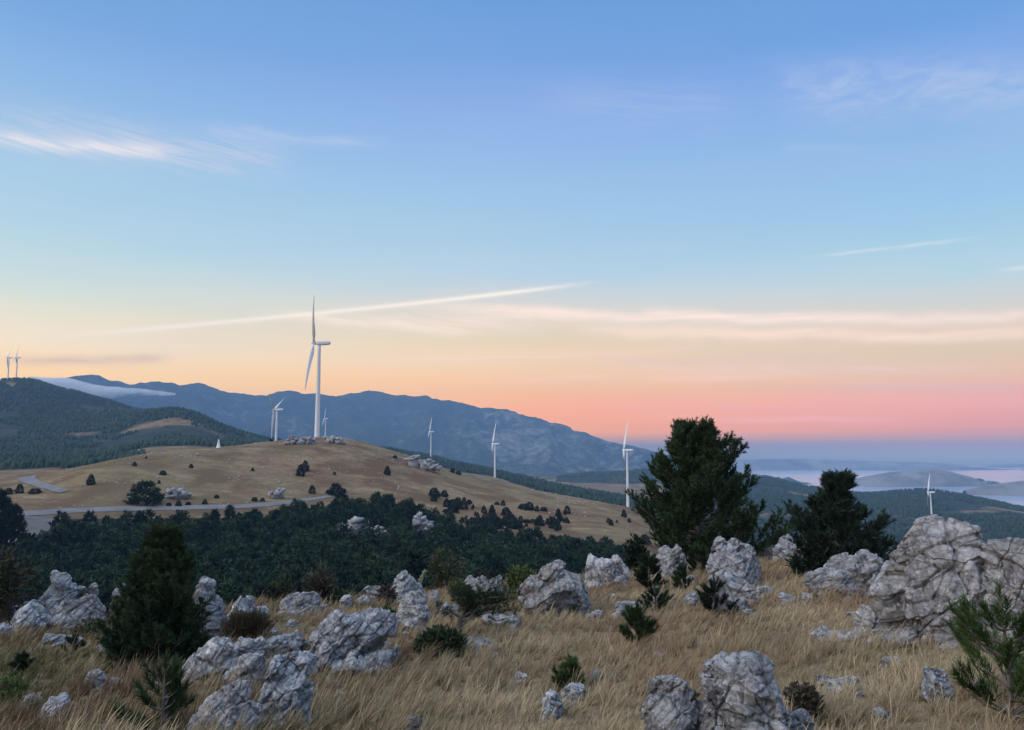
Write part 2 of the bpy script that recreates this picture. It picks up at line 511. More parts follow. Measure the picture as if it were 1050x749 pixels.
def cast(px, py, r0=3.0, r1=16000.0, n=900):
    """the first piece of ground a line of sight meets"""
    d = pix_dir(px, py)
    hx = math.hypot(d[0], d[1])
    ux, uy, te = d[0] / hx, d[1] / hx, d[2] / hx
    rr = np.geomspace(r0, r1, n)
    g = height(ux * rr, uy * rr) - te * rr
    k = np.argmax(g > 0)
    if not g[k] > 0:
        return None
    if k:
        a, b = rr[k - 1], rr[k]
        r = a + (b - a) * (0 - g[k - 1]) / (g[k] - g[k - 1])
    else:
        r = rr[0]
    return np.array([ux * r, uy * r, float(height(ux * r, uy * r)[0])])


def at_range(px, r):
    a, _ = pix_azel(px, EYE_ROW)
    x, y = r * math.sin(a), r * math.cos(a)
    return np.array([x, y, float(height(x, y)[0])])


def to_px(x, y, z):
    c, s = math.cos(PITCH), math.sin(PITCH)
    f = y * c + z * s
    u = -y * s + z * c
    return PW / 2 + F_PX * x / f, PH / 2 - F_PX * u / f


# ------------------------------------------------------------------ materials
def material(name):
    m = bpy.data.materials.new(name)
    m.use_nodes = True
    t = m.node_tree
    b = t.nodes['Principled BSDF']
    b.inputs['Specular IOR Level'].default_value = .25
    return m, NB(t), b


def bump(nb_, b, h, dist, strength=1.0):
    q = nb_.n('ShaderNodeBump')
    q.inputs['Distance'].default_value = dist
    q.inputs['Strength'].default_value = strength
    nb_.put(q.inputs['Height'], h)
    nb_.t.links.new(q.outputs[0], b.inputs['Normal'])


def geo_pos(nb_):
    return nb_.n('ShaderNodeNewGeometry').outputs['Position']


def obj_pos(nb_):
    return nb_.n('ShaderNodeTexCoord').outputs['Object']


def mat_terrain():
    m, n, b = material('dry_land')
    p = geo_pos(n)
    att = n.n('ShaderNodeVertexColor', layer_name='cover')
    sep = n.n('ShaderNodeSeparateColor')
    n.t.links.new(att.outputs[0], sep.inputs[0])
    forest, bare, far = sep.outputs
    n1 = n.noise(p, .35, 5)
    n2 = n.noise(p, .035, 5, .6)
    n3 = n.noise(p, .006, 5, .6)
    n4 = n.noise(p, 1.6, 4, .6)
    tan = n.mix(n.mr(n1, .35, .65), (.165, .115, .066), (.235, .172, .102))
    terr = n.noise(n.vm('MULTIPLY', p, (.018, .11, .3)), 1.0, 6, .65, .4)
    tan = n.mix(n.m('MULTIPLY', n.mr(terr, .5, .62), .6), tan, (.125, .085, .052))
    tan = n.mix(n.m('MULTIPLY', n.mr(terr, .46, .34), .65), tan, (.30, .235, .15))
    tus = n.m('MULTIPLY', n.mr(n.voro(p, .55), .34, .18), n.mr(n.noise(p, .045, 4, .7), .46, .6))
    tan = n.mix(n.m('MULTIPLY', tus, .7), tan, (.075, .062, .038))
    tan = n.mix(n.mr(n2, .44, .58), tan, (.125, .078, .047))
    tan = n.mix(n.m('MULTIPLY', n.mr(n3, .45, .7), .5), tan, (.13, .125, .062))
    # thin pale stones showing through
    st = n.mr(n.voro(p, .22), .0, .28, 1.0, .0)
    st = n.m('MULTIPLY', n.mr(st, .35, .5), n.mr(n.noise(p, .03, 4, .7), .52, .64))
    tan = n.mix(n.m('MULTIPLY', st, .8), tan, (.34, .33, .32))
    fst = n.mix(n.mr(n.noise(p, .05, 6, .7), .38, .62), (.013, .024, .024), (.040, .050, .038))
    fst = n.mix(n.m('MULTIPLY', n.mr(n.noise(p, .004, 5, .6), .55, .7), .6), fst, (.085, .078, .052))
    near = n.mr(n.noise(p, 9.0, 6, .75), .35, .65)
    tan = n.mix(n.m('MULTIPLY', n.m('SUBTRACT', 1.0, near), n.mr(far, 0.0, .02, .65, 0.0)), tan, (.075, .058, .038))
    fgreen = n.mix(n.mr(n4, .4, .6), (.020, .026, .020), (.045, .040, .028))
    fst = n.mix(far, fgreen, fst)
    ff = n.m('ADD', forest, n.m('MULTIPLY', n.m('SUBTRACT', n.mix(far, n.comb(n2, n2, n2), n.comb(n3, n3, n3)), .5), .55))
    edge = n.mr(n.m('ADD', ff, n.m('MULTIPLY', n.m('SUBTRACT', n.noise(p, .02, 4, .7), .5), .5)), .42, .58)
    c = n.mix(edge, tan, fst)
    karst = n.mr(n.m('ADD', bare, n.m('MULTIPLY', n.m('SUBTRACT', n.noise(p, .012, 6, .72), .5), 1.1)), .5, .75)
    c = n.mix(n.m('MULTIPLY', karst, n.mix(far, n.comb(.75, .75, .75), n.comb(.5, .5, .5))), c, (.33, .31, .285))
    n.put(b.inputs['Base Color'], c)
    b.inputs['Roughness'].default_value = .95
    b.inputs['Specular IOR Level'].default_value = .05
    bump(n, b, n.m('ADD', n.m('MULTIPLY', n4, .15), n.m('MULTIPLY', n.noise(p, .09, 5, .65), 1.6)), 1.0, .5)
    return m


# ---- build the land
def land_cover(x, y, z):
    r = np.hypot(x, y)
    px, py = to_px(x, y, z)
    px = np.where(y > 0, np.clip(px, -400, 1450), -400)
    p = np.stack([x, y, 0 * x], 1)
    f = np.zeros(len(x)); b = np.zeros(len(x))
    lim = np.interp(px, [-400, 0, 300, 330, 440, 480, 560, 640, 700, 760], [392, 392, 392, 404, 406, 372, 350, 345, 345, 900])
    f = np.where((r > 46) & (r < lim), 1.0, f)
    # scrub on the lower flank of the turbine hill
    f += np.exp(-((px - 470) / 70) ** 2 - ((r - 425) / 26) ** 2) * .55
    b += np.exp(-((px - 345) / 32) ** 2 - ((r - 655) / 28) ** 2) * .75 + np.exp(-((px - 432) / 26) ** 2 - ((r - 640) / 40) ** 2) * .55
    b += np.exp(-((px - 470) / 60) ** 2 - ((r - 620) / 40) ** 2) * .28
    far = r > 760
    left = far & (px < 345)
    fl = np.where(left, .85, 0)
    for qx, qr, sx_, sr, a in ((165, 1800, 36, 24, .45), (245, 1960, 18, 40, .5), (40, 1180, 40, 60, 1.1), (175, 1000, 45, 120, .8), (10, 830, 60, 90, .9), (120, 2000, 40, 50, .5), (12, 2600, 8, 60, .7), (70, 1900, 40, 60, .4)):
        fl -= np.where(left, a * np.exp(-((px - qx) / sx_) ** 2 - ((r - qr) / sr) ** 2), 0)
    mott = fbm(p / np.array([330, 200, 1]), 4, 35)
    fl -= np.where(left, .26 * sstep(mott, .2, .5) + .14 * sstep(fbm(p / 90, 3, 36), .1, .5), 0)
    f = np.where(left, fl, f)
    b += np.where(left, np.exp(-((px - 52) / 30) ** 2 - ((r - 1200) / 45) ** 2) * .55 + np.exp(-((px - 165) / 40) ** 2 - ((r - 1800) / 40) ** 2) * .30, 0)
    right = far & (px >= 345)
    fr = np.where(right, .15, 0)
    lo = np.interp(px, [345, 400, 430, 507, 560, 600, 643, 700, 800], [900, 1000, 1500, 1545, 1250, 1150, 1120, 1050, 850])
    hi = np.interp(px, [345, 400, 430, 470, 500, 560, 600, 643, 700, 800], [2200, 2300, 2650, 2500, 2350, 2150, 2000, 2000, 2400, 2500])
    fr = np.where(right & (r > lo) & (r < hi), 1.0, fr)
    fr = np.where(right & (r > 2950) & (px > 570), .62, fr)
    fr = np.where(right & (px > 690) & (r > 850), .95 - .4 * sstep(fbm(p / np.array([300, 180, 1]), 4, 37), .18, .5), fr)
    for qx, qr, sx_, sr, a in ((850, 2560, 42, 70, 1.0), (1040, 2450, 55, 130, .65), (720, 2580, 60, 45, .6), (935, 2750, 5, 160, .5), (860, 2880, 30, 60, .6)):
        fr -= np.where(right, a * np.exp(-((px - qx) / sx_) ** 2 - ((r - qr) / sr) ** 2), 0)
    fr += np.where(right & (r > 3150) & (px > 470) & (px < 570), .35, 0)
    f = np.where(right, fr, f)
    b += np.where(right, np.exp(-((px - 880) / 30) ** 2 - ((r - 2600) / 60) ** 2) * .35 + np.exp(-((px - 1040) / 40) ** 2 - ((r - 2450) / 90) ** 2) * .4, 0)
    mt = r > 5200
    f = np.where(mt, .88, f)
    b = np.where(mt, .36 + .16 * sstep(px, 430, 560) + .30 * fbm(p / np.array([900, 420, 1]), 4, 31), b)
    return np.stack([np.clip(f, 0, 1.2), np.clip(b, 0, 1), np.where(r > 700, 1.0, sstep(r, 400, 700)), np.ones(len(x))], 1)


M_LAND = mat_terrain()
az_in = np.radians(np.arange(-47.5, 47.51, .09))
az_out = np.radians(np.arange(50.5, 309.5, 3.0))
AZG = np.concatenate([az_in, az_out])
RG = np.concatenate([np.geomspace(1.0, 60, 230), np.geomspace(61, 5200, 260), np.linspace(5250, 10450, 235)])
nA, nR = len(AZG), len(RG)
gr, ga = np.meshgrid(RG, AZG, indexing='ij')
gx, gy = gr * np.sin(ga), gr * np.cos(ga)
gz = height(gx.ravel(), gy.ravel()).reshape(gx.shape)
# away from the picture the land levels out
off = np.radians(np.clip(np.minimum(np.abs(np.degrees(ga)), 360 - np.abs(np.degrees(ga))) - 60, 0, 60)) * 0
gcol = land_cover(gx.ravel(), gy.ravel(), gz.ravel()).reshape(nR, nA, 4)


def ring_mesh(name, i0, i1, centre=False):
    v = np.stack([gx[i0:i1 + 1], gy[i0:i1 + 1], gz[i0:i1 + 1]], -1).reshape(-1, 3)
    c = gcol[i0:i1 + 1].reshape(-1, 4)
    n = i1 - i0 + 1
    a = np.arange((n - 1) * nA).reshape(n - 1, nA)
    ii = np.arange(n - 1)[:, None] * nA
    j = np.arange(nA)[None, :]
    j2 = (j + 1) % nA
    q = np.stack([ii + j, ii + j2, ii + nA + j2, ii + nA + j], -1).reshape(-1, 4)[:, ::-1]
    fs = [q]
    if centre:
        v = np.concatenate([v, [[0, 0, -1.62]]]); c = np.concatenate([c, [[0, 0, 0, 1]]])
        t = np.stack([np.arange(nA), (np.arange(nA) + 1) % nA, np.full(nA, len(v) - 1)], 1)
        fs.append(t)
    o = link_mesh(name, np_mesh(name, v, fs, M_LAND, True, c))
    o['kind'] = 'structure'
    return o


i_a = int(np.searchsorted(RG, 780)); i_b = int(np.searchsorted(RG, 4600))
ring_mesh('ground', 0, i_a, True)
ring_mesh('hills', i_a, i_b)
ring_mesh('mountain_range', i_b, nR - 1)

# ---- sea and islands
SEA_Z = -300.0


def mat_sea():
    m, n, b = material('sea_water')
    p = geo_pos(n)
    st = n.vm('MULTIPLY', p, (.0004, .0015, 1))
    c = n.mix(n.mr(n.noise(st, 1.0, 5, .6), .35, .7), (.26, .31, .40), (.36, .41, .50))  # paler than water itself: bright sky reflection is put into the base colour
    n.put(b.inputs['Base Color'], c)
    b.inputs['Roughness'].default_value = .20
    b.inputs['Specular IOR Level'].default_value = .5
    b.inputs['IOR'].default_value = 1.33
    bump(n, b, n.noise(p, .004, 3), 1.0, .15)
    return m


sv = np.array([[-10300, 3700, SEA_Z], [10300, 3700, SEA_Z], [10300, 10200, SEA_Z], [-10300, 10200, SEA_Z]])
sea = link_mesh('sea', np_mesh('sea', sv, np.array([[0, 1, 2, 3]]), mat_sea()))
sea['kind'] = 'structure'


def mat_island():
    m, n, b = material('bare_island')
    p = geo_pos(n)
    c = n.mix(n.mr(n.noise(p, .0025, 6, .65), .4, .62), (.17, .16, .15), (.28, .26, .235))
    c = n.mix(n.mr(n.noise(p, .006, 5, .7), .5, .7), c, (.11, .11, .09))
    n.put(b.inputs['Base Color'], c)
    b.inputs['Roughness'].default_value = .95
    bump(n, b, n.noise(p, .01, 5, .6), 20, .6)
    return m


M_ISL = mat_island()


def island(profile, r, depth, seed):
    """profile: (px, crest row) along the length; stands in the sea at range r"""
    pts = []
    for px, y in profile:
        a, e = pix_azel(px, y)
        pts.append((r * math.sin(a) / math.cos(a) if False else r * math.tan(a), max(2.0, (r / math.cos(a)) * math.tan(e) - SEA_Z)))
    xs = np.array([q[0] for q in pts]); hs = np.array([q[1] for q in pts])
    u = np.linspace(xs[0], xs[-1], 260)
    h = np.interp(u, xs, hs)
    k = np.ones(5) / 5
    h = np.convolve(np.pad(h, 2, mode='edge'), k, 'valid')
    v = np.linspace(-1, 1, 41)
    U, V = np.meshgrid(u, v, indexing='ij')
    endw = np.minimum(1, np.minimum(U - xs[0], xs[-1] - U) / (.12 * (xs[-1] - xs[0])))
    Y = r + V * depth * np.sqrt(np.clip(endw, 0.02, 1)) + 130 * fbm(np.stack([U.ravel() / 900, V.ravel() * 0, 0 * U.ravel() + seed], 1), 3, seed).reshape(U.shape)
    prof = np.cos(np.clip(V, -1, 1) * math.pi / 2) ** .8
    P = np.stack([U.ravel(), Y.ravel(), 0 * U.ravel()], 1)
    nz = (1 - 2 * np.abs(fbm(P / 700, 4, seed + 3))).reshape(U.shape)
    Z = SEA_Z - 6 + (h[:, None] + 6) * np.clip(prof * (1 + .28 * (nz - .5) * (np.abs(V) > .08)), 0, 1.15)
    n0, n1 = U.shape
    idx = np.arange(n0 * n1).reshape(n0, n1)
    q = np.stack([idx[:-1, :-1], idx[1:, :-1], idx[1:, 1:], idx[:-1, 1:]], -1).reshape(-1, 4)
    o = link_mesh('island', np_mesh('island', np.stack([U.ravel(), Y.ravel(), Z.ravel()], 1), q, M_ISL, True))
    o['kind'] = 'structure'


island([(690, 474.5), (740, 472.3), (780, 471.7), (830, 472), (870, 473), (900, 474.3), (940, 475), (970, 476), (1000, 479), (1030, 482), (1060, 484)], 9000, 400, 41)
island([(864, 495), (885, 488), (910, 484), (940, 482), (970, 483), (995, 489), (1010, 496)], 5570, 180, 47)
island([(985, 503), (1010, 498), (1050, 495), (1120, 493), (1200, 490), (1300, 500)], 4620, 190, 53)
island([(1000, 479), (1030, 476.5), (1060, 476), (1150, 474.5), (1240, 478)], 9800, 220, 59)

# ---- the air
HAZE_DENSITY = 0.00008
def mat_air(name, density, colour):
    m = bpy.data.materials.new(name)
    m.use_nodes = True
    t = m.node_tree
    t.nodes.clear()
    o = t.nodes.new('ShaderNodeOutputMaterial')
    v = t.nodes.new('ShaderNodeVolumePrincipled')
    v.inputs['Density'].default_value = density
    v.inputs['Color'].default_value = (*colour, 1)
    v.inputs['Anisotropy'].default_value = 0.0
    t.links.new(v.outputs[0], o.inputs['Volume'])
    return m


def box_mesh(name, x0, x1, y0, y1, z0, z1, mat):
    v = [(x, y, z) for z in (z0, z1) for y in (y0, y1) for x in (x0, x1)]
    f = [(0, 2, 3, 1), (4, 5, 7, 6), (0, 1, 5, 4), (2, 6, 7, 3), (0, 4, 6, 2), (1, 3, 7, 5)]
    return np_mesh(name, v, np.array(f), mat)


hz = link_mesh('haze', box_mesh('haze', -10600, 10600, -10600, 10600, min(SEA_Z, float(gz.min())) - 2, max(760.0, float(gz.max()) + 15), mat_air('hazy_air', HAZE_DENSITY, (.31, .545, .90))))
hz['kind'] = 'stuff'
print('terrain z', gz.min(), gz.max())

# ------------------------------------------------------------------ fog bank spilling over the far crest
fog_pts = [(30, 390.5, 3), (52, 393, 5), (70, 395.5, 6.5), (90, 399, 6), (110, 402, 4.5), (130, 402.5, 3.4), (150, 402.5, 2.6), (165, 403.3, 1.9), (180, 404.5, .8)]
fr = 7300.0
fv, ff_ = [], []


def mat_fog():
    m = mat_air('fog_air', 0.006, (.97, .98, 1.0))
    n = NB(m.node_tree)
    v = [q for q in m.node_tree.nodes if q.type == 'PRINCIPLED_VOLUME'][0]
    p = n.n('ShaderNodeNewGeometry').outputs['Position']
    nz = n.noise(n.vm('MULTIPLY', p, (.0035, .0035, .011)), 1.0, 4, .6)
    n.put(v.inputs['Density'], n.m('MULTIPLY', n.mr(nz, .36, .58), .012))
    return m

cs = []
for px, py, hh in fog_pts:
    a, e = pix_azel(px, py)
    cs.append((a, (fr) * math.tan(e), hh / F_PX * fr))
fa = np.linspace(cs[0][0], cs[-1][0], 90)
fz = np.interp(fa, [c[0] for c in cs], [c[1] for c in cs])
fh = np.interp(fa, [c[0] for c in cs], [c[2] for c in cs])
ns_ = 20
for i, (a, z, h_) in enumerate(zip(fa, fz, fh)):
    for k in range(ns_):
        t = 2 * math.pi * k / ns_
        rr_ = fr + 260 * math.cos(t) * min(1.0, .12 + h_ / 55)
        fv.append((rr_ * math.sin(a), rr_ * math.cos(a), z + h_ * math.sin(t) * (1.0 if math.sin(t) > 0 else 1.2)))
fv = np.array(fv)
fv[:, 2] += 26 * fbm(fv / np.array([220, 300, 160]), 4, 77) * np.repeat(np.minimum(1, fh / 40), ns_)
ii, kk = np.meshgrid(np.arange(len(fa) - 1), np.arange(ns_), indexing='ij')
q = np.stack([ii * ns_ + kk, ii * ns_ + (kk + 1) % ns_, (ii + 1) * ns_ + (kk + 1) % ns_, (ii + 1) * ns_ + kk], -1).reshape(-1, 4)
caps = [np.arange(ns_)[None, ::-1], (np.arange(ns_) + (len(fa) - 1) * ns_)[None, :]]
fog = link_mesh('fog', np_mesh('fog', fv, [q] + caps, mat_fog(), True))
fog['kind'] = 'stuff'

# ------------------------------------------------------------------ roads
def mat_simple(name, c0, c1, scale, rough=.9, bump_d=.02, detail=5):
    m, n, b = material(name)
    p = geo_pos(n)
    n.put(b.inputs['Base Color'], n.mix(n.mr(n.noise(p, scale, detail, .6), .35, .65), c0, c1))
    b.inputs['Roughness'].default_value = rough
    if bump_d:
        bump(n, b, n.noise(p, scale * 6, 4), bump_d)
    return m


M_ROAD = mat_simple('worn_road', (.125, .125, .13), (.175, .17, .175), .12)
M_LOT = mat_simple('gravel', (.085, .08, .08), (.13, .12, .115), .12)


def ribbon(name, pts, width, mat, lift=.18, n=80):
    """pts world xy along the middle"""
    p = np.array(pts, float)
    s = np.concatenate([[0], np.cumsum(np.hypot(*np.diff(p, axis=0).T))])
    t = np.linspace(0, s[-1], n)
    x, y = np.interp(t, s, p[:, 0]), np.interp(t, s, p[:, 1])
    for _ in range(4):
        x[1:-1] = (x[:-2] + x[1:-1] * 2 + x[2:]) / 4
        y[1:-1] = (y[:-2] + y[1:-1] * 2 + y[2:]) / 4
    tx, ty = np.gradient(x), np.gradient(y)
    l = np.hypot(tx, ty); nx, ny = -ty / l, tx / l
    w = np.interp(np.linspace(0, 1, n), np.linspace(0, 1, len(width)), width) if hasattr(width, '__len__') else np.full(n, width)
    v = []
    for u in np.linspace(-1, 1, 9):
        X, Y = x + nx * w / 2 * u, y + ny * w / 2 * u
        v.append(np.stack([X, Y, height(X, Y)], 1))
    k_ = np.ones(5) / 5
    V = np.concatenate([np.column_stack([q_[:, :2], np.maximum(np.convolve(np.pad(q_[:, 2], 2, mode='edge'), k_, 'valid'), q_[:, 2]) + lift]) for q_ in v])
    i = np.arange(n - 1)
    f = np.concatenate([np.stack([k * n + i, k * n + i + 1, (k + 1) * n + i + 1, (k + 1) * n + i], 1) for k in range(8)])
    o = link_mesh(name, np_mesh(name, V, f[:, ::-1], mat, True))
    o['kind'] = 'structure'
    return o


def road_px(rows):
    return [tuple(at_range(px, r)[:2]) for px, r in rows]


ribbon('road', road_px([(-120, 402), (-30, 400), (30, 401), (80, 408), (140, 411), (200, 413), (250, 416), (285, 424), (315, 438), (345, 455)]), [9, 9, 9, 9, 9, 9, 9, 8, 6, 4], M_ROAD)
def road_rows(rows):
    return [tuple(cast(px, row, 300, 2000)[:2]) for px, row in rows]


ribbon('road', road_rows([(66, 505), (58, 503), (46, 499.5), (34, 495.5), (27, 492), (28, 489.5), (37, 488.4)]), [5, 5.5, 6, 6, 7, 9, 9], M_ROAD, .3)
ribbon('gravel_lot', road_px([(22, 352), (34, 376), (46, 396)]), [9, 15, 12], M_LOT, .12, 24)
ribbon('path', road_px([(96, 205), (106, 212), (118, 214), (130, 210)]), [5, 9, 9, 6], M_LOT, .25, 24)

# ------------------------------------------------------------------ wind turbines
def mat_paint(name, c, rough=.45):
    m, n, b = material(name)
    p = obj_pos(n)
    n.put(b.inputs['Base Color'], n.mix(n.mr(n.noise(n.vm('MULTIPLY', p, (1, 1, .08)), .8, 4), .4, .75), c, tuple(q * .86 for q in c)))
    b.inputs['Roughness'].default_value = rough
    b.inputs['Specular IOR Level'].default_value = .4
    return m


M_WHITE = mat_paint('turbine_white', (.74, .75, .76))
M_BLADE = mat_paint('blade_white', (.70, .71, .72))
M_DOOR = mat_paint('door_grey', (.25, .27, .30))


def loft(rings, closed_ends=True):
    """rings: list of (n,3) arrays"""
    n = len(rings[0])
    v = np.concatenate(rings)
    i, k = np.meshgrid(np.arange(len(rings) - 1), np.arange(n), indexing='ij')
    f = np.stack([i * n + k, i * n + (k + 1) % n, (i + 1) * n + (k + 1) % n, (i + 1) * n + k], -1).reshape(-1, 4)
    fs = [f]
    if closed_ends:
        fs += [np.arange(n)[None, ::-1], (np.arange(n) + (len(rings) - 1) * n)[None, :]]
    return v, fs


def ring(cx, cy, cz, rx, ry, n=24, axis='z', power=1.0):
    t = np.linspace(0, 2 * np.pi, n, endpoint=False)
    c, s = np.cos(t), np.sin(t)
    c = np.sign(c) * np.abs(c) ** power; s = np.sign(s) * np.abs(s) ** power
    if axis == 'z':
        return np.stack([cx + rx * c, cy + ry * s, np.full(n, cz)], 1)
    return np.stack([np.full(n, cx), cy + rx * c, cz + ry * s], 1)


HUBH, BLADE = 80.0, 45.0
v, f = loft([ring(0, 0, z, r_, r_) for z, r_ in ((-14, 2.25), (0, 2.2), (.6, 2.12), (25, 1.88), (50, 1.62), (74, 1.28), (78.2, 1.22))])
ME_TOWER = np_mesh('tower', v, f, M_WHITE, True)
v, f = loft([ring(-2.215 + .02 * k, 0, 1.7, .48, 1.05, 16, 'x', .5) for k in (0, 8)])
ME_TDOOR = np_mesh('door', v, f, M_DOOR)
v, f = loft([ring(x, 0, z, ry, rz, 20, 'x', .55) for x, z, ry, rz in ((-2.6, 80, 1.2, 1.2), (-2.2, 80, 1.55, 1.5), (0, 80.1, 1.8, 1.75), (4, 80.25, 1.85, 1.85), (7, 80.3, 1.8, 1.75), (8.6, 80.5, 1.6, 1.35), (9.2, 80.6, 1.3, 1.0))])
ME_NAC = np_mesh('nacelle', v, f, M_WHITE, True)
v, f = loft([ring(x, 0, 0, r_, r_, 20, 'x') for x, r_ in ((2.1, 1.15), (1.4, 1.5), (0, 1.6), (-1, 1.45), (-1.9, 1.0), (-2.4, .45), (-2.5, .1))])
ME_HUB = np_mesh('hub', v, f, M_WHITE, True)
rings = []
for u in np.linspace(0, 1, 22):
    z = 1.0 + u * (BLADE - 1.0)
    if u < .06:
        ch, th, tw = 1.9, 1.9, 0
    else:
        ch = np.interp(u, [.06, .2, .5, .8, .96, 1], [1.9, 3.5, 2.4, 1.5, .8, .15])
        th = np.interp(u, [.06, .2, .5, 1], [1.8, .9, .42, .05])
        tw = R(np.interp(u, [.06, .2, .6, 1], [24, 16, 5, 0])) + R(52)
    bend = 2.6 * u ** 2.2                        # blown downwind
    t = np.linspace(0, 2 * np.pi, 14, endpoint=False)
    a = np.cos(t) * ch * .5 - ch * .12
    b_ = np.sin(t) * th * .5 * (1 + .5 * np.cos(t))
    X = b_ * math.cos(tw) - a * math.sin(tw) + bend
    Y = b_ * math.sin(tw) + a * math.cos(tw)
    rings.append(np.stack([X, Y, np.full(14, z)], 1))
v, f = loft(rings)
ME_BLADE = np_mesh('blade', v, f, M_BLADE, True)


def turbine(loc, phase, label, sink=0.0, yaw=0.0):
    t = tag(empty('wind_turbine', loc), label, 'wind turbine', 'white wind turbines on the hills')
    t.rotation_euler = (0, 0, R(yaw))
    tw = link_mesh('tower', ME_TOWER, t)
    link_mesh('door', ME_TDOOR, tw)
    link_mesh('nacelle', ME_NAC, t)
    tilt = Matrix.Rotation(R(5.5), 4, 'Y')
    hub = link_mesh('hub', ME_HUB, t)
    hub.matrix_local = Matrix.Translation((-4.6, 0, 80.3)) @ tilt
    for k in range(3):
        bl = link_mesh('blade', ME_BLADE, t)
        bl.matrix_local = Matrix.Translation((-4.6, 0, 80.3)) @ tilt @ Matrix.Rotation(R(phase + 120 * k), 4, 'X')
    return t


def turbine_px(px, hub_row, dist, phase, label, yaw=0.0):
    """tower top stands at this bearing and distance; its foot goes down to the ground"""
    a, e = pix_azel(px, hub_row)
    x, y = dist * math.sin(a), dist * math.cos(a)
    z = dist * math.tan(e) - 80.2
    return turbine((x, y, z), phase, label, yaw=yaw)


turbine_px(327.5, 352, 655, -84, 'tallest and nearest white turbine, standing on the rocky top of the grassy hill')
turbine_px(284, 420.5, 1180, -62, 'white turbine just left of the tallest one, its foot hidden by the hill crest')
turbine_px(334, 429.5, 2900, 10, 'tiny white turbine close beside the foot of the tallest one')
turbine_px(442, 443, 2200, -8, 'small white turbine right of the grassy hill in front of the blue mountain')
turbine_px(507.5, 455.5, 1520, -10, 'white turbine on the right flank of the grassy hill, mid size, before the dark ridge')
turbine_px(643, 462, 1095, -14, 'white turbine standing just left of the big dark pine', -9)
turbine_px(954, 505, 1900, -20, 'lone white turbine above the grey boulder with the wooded ridge and sea behind', -27)
turbine_px(9.5, 367, 2790, -30, 'left one of two turbines on top of the dark hill', 20)
turbine_px(18, 367, 2830, -12, 'right one of two turbines on top of the dark hill', 20)

# a small white survey pillar on the hill's shoulder
pp = cast(224, 459.2, 300, 2000)
if pp is None:
    pp = at_range(224, 600)
v, f = loft([ring(0, 0, z, a, a, 8, 'z', .6) for z, a in ((-.6, 1.5), (.0, 1.5), (.3, 1.3), (3.6, .62), (5.4, .42), (5.7, .15))])
tag(link_mesh('survey_pillar', np_mesh('survey_pillar', v, f, M_WHITE), None, pp), 'small white pillar on the left shoulder of the grassy hill', 'pillar')

# ------------------------------------------------------------------ foliage
def mat_needles(name, c0, c1, brown=(.06, .045, .025), rough=.7):
    m, n, b = material(name)
    att = n.n('ShaderNodeVertexColor', layer_name='cover')
    sep = n.n('ShaderNodeSeparateColor')
    n.t.links.new(att.outputs[0], sep.inputs[0])
    info = n.n('ShaderNodeObjectInfo')
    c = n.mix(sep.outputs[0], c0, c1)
    c = n.mix(n.m('MULTIPLY', sep.outputs[1], .8), c, brown)
    v = n.mr(info.outputs['Random'], 0, 1, .6, 1.5)
    c = n.vm('MULTIPLY', c, n.comb(v, v, n.mr(info.outputs['Random'], 0, 1, .85, 1.15)))
    n.put(b.inputs['Base Color'], c)
    b.inputs['Roughness'].default_value = rough
    b.inputs['Specular IOR Level'].default_value = .12
    return m


M_PINE = mat_needles('pine_needles', (.012, .027, .018), (.034, .058, .030))
M_PINE_Y = mat_needles('young_pine_needles', (.018, .038, .019), (.046, .074, .031))
M_PINE_L = mat_needles('light_pine_needles', (.016, .034, .020), (.044, .072, .034))
M_FOREST = mat_needles('forest_needles', (.005, .014, .015), (.026, .046, .032))
M_FOREST_B = mat_needles('forest_needles_grey', (.018, .028, .020), (.042, .050, .032))
M_SHRUB = mat_needles('shrub_leaves', (.030, .050, .020), (.075, .095, .040))
M_DRY = mat_needles('dry_twigs', (.040, .036, .029), (.082, .073, .056), (.060, .046, .035))


def mat_bark():
    m, n, b = material('bark')
    p = obj_pos(n)
    q = n.vm('MULTIPLY', p, (9, 9, 2.2))
    c = n.mix(n.mr(n.noise(q, 1.0, 5, .65), .35, .65), (.085, .07, .06), (.20, .18, .165))
    n.put(b.inputs['Base Color'], c)
    b.inputs['Roughness'].default_value = .9
    bump(n, b, n.noise(q, 1.5, 4), .02)
    return m


M_BARK = mat_bark()


def tube(pts, rad, sides=7):
    p = np.asarray(pts, float); rad = np.asarray(rad, float)
    t = np.gradient(p, axis=0)
    t /= np.linalg.norm(t, axis=1)[:, None] + 1e-9
    ref = np.array([.31, .17, .93]) if abs(t[0][2]) < .9 else np.array([1., .1, 0])
    u = np.cross(t, ref); u /= np.linalg.norm(u, axis=1)[:, None] + 1e-9
    w = np.cross(t, u)
    a = np.linspace(0, 2 * np.pi, sides, endpoint=False)
    R_ = p[:, None, :] + rad[:, None, None] * (np.cos(a)[None, :, None] * u[:, None, :] + np.sin(a)[None, :, None] * w[:, None, :])
    n = len(p)
    i, k = np.meshgrid(np.arange(n - 1), np.arange(sides), indexing='ij')
    f = np.stack([i * sides + k, i * sides + (k + 1) % sides, (i + 1) * sides + (k + 1) % sides, (i + 1) * sides + k], -1).reshape(-1, 4)
    return R_.reshape(-1, 3), f


def join_vf(parts):
    V, F, o = [], [], 0
    for v, f in parts:
        V.append(v); F.append(f + o); o += len(v)
    return np.concatenate(V), np.concatenate(F)


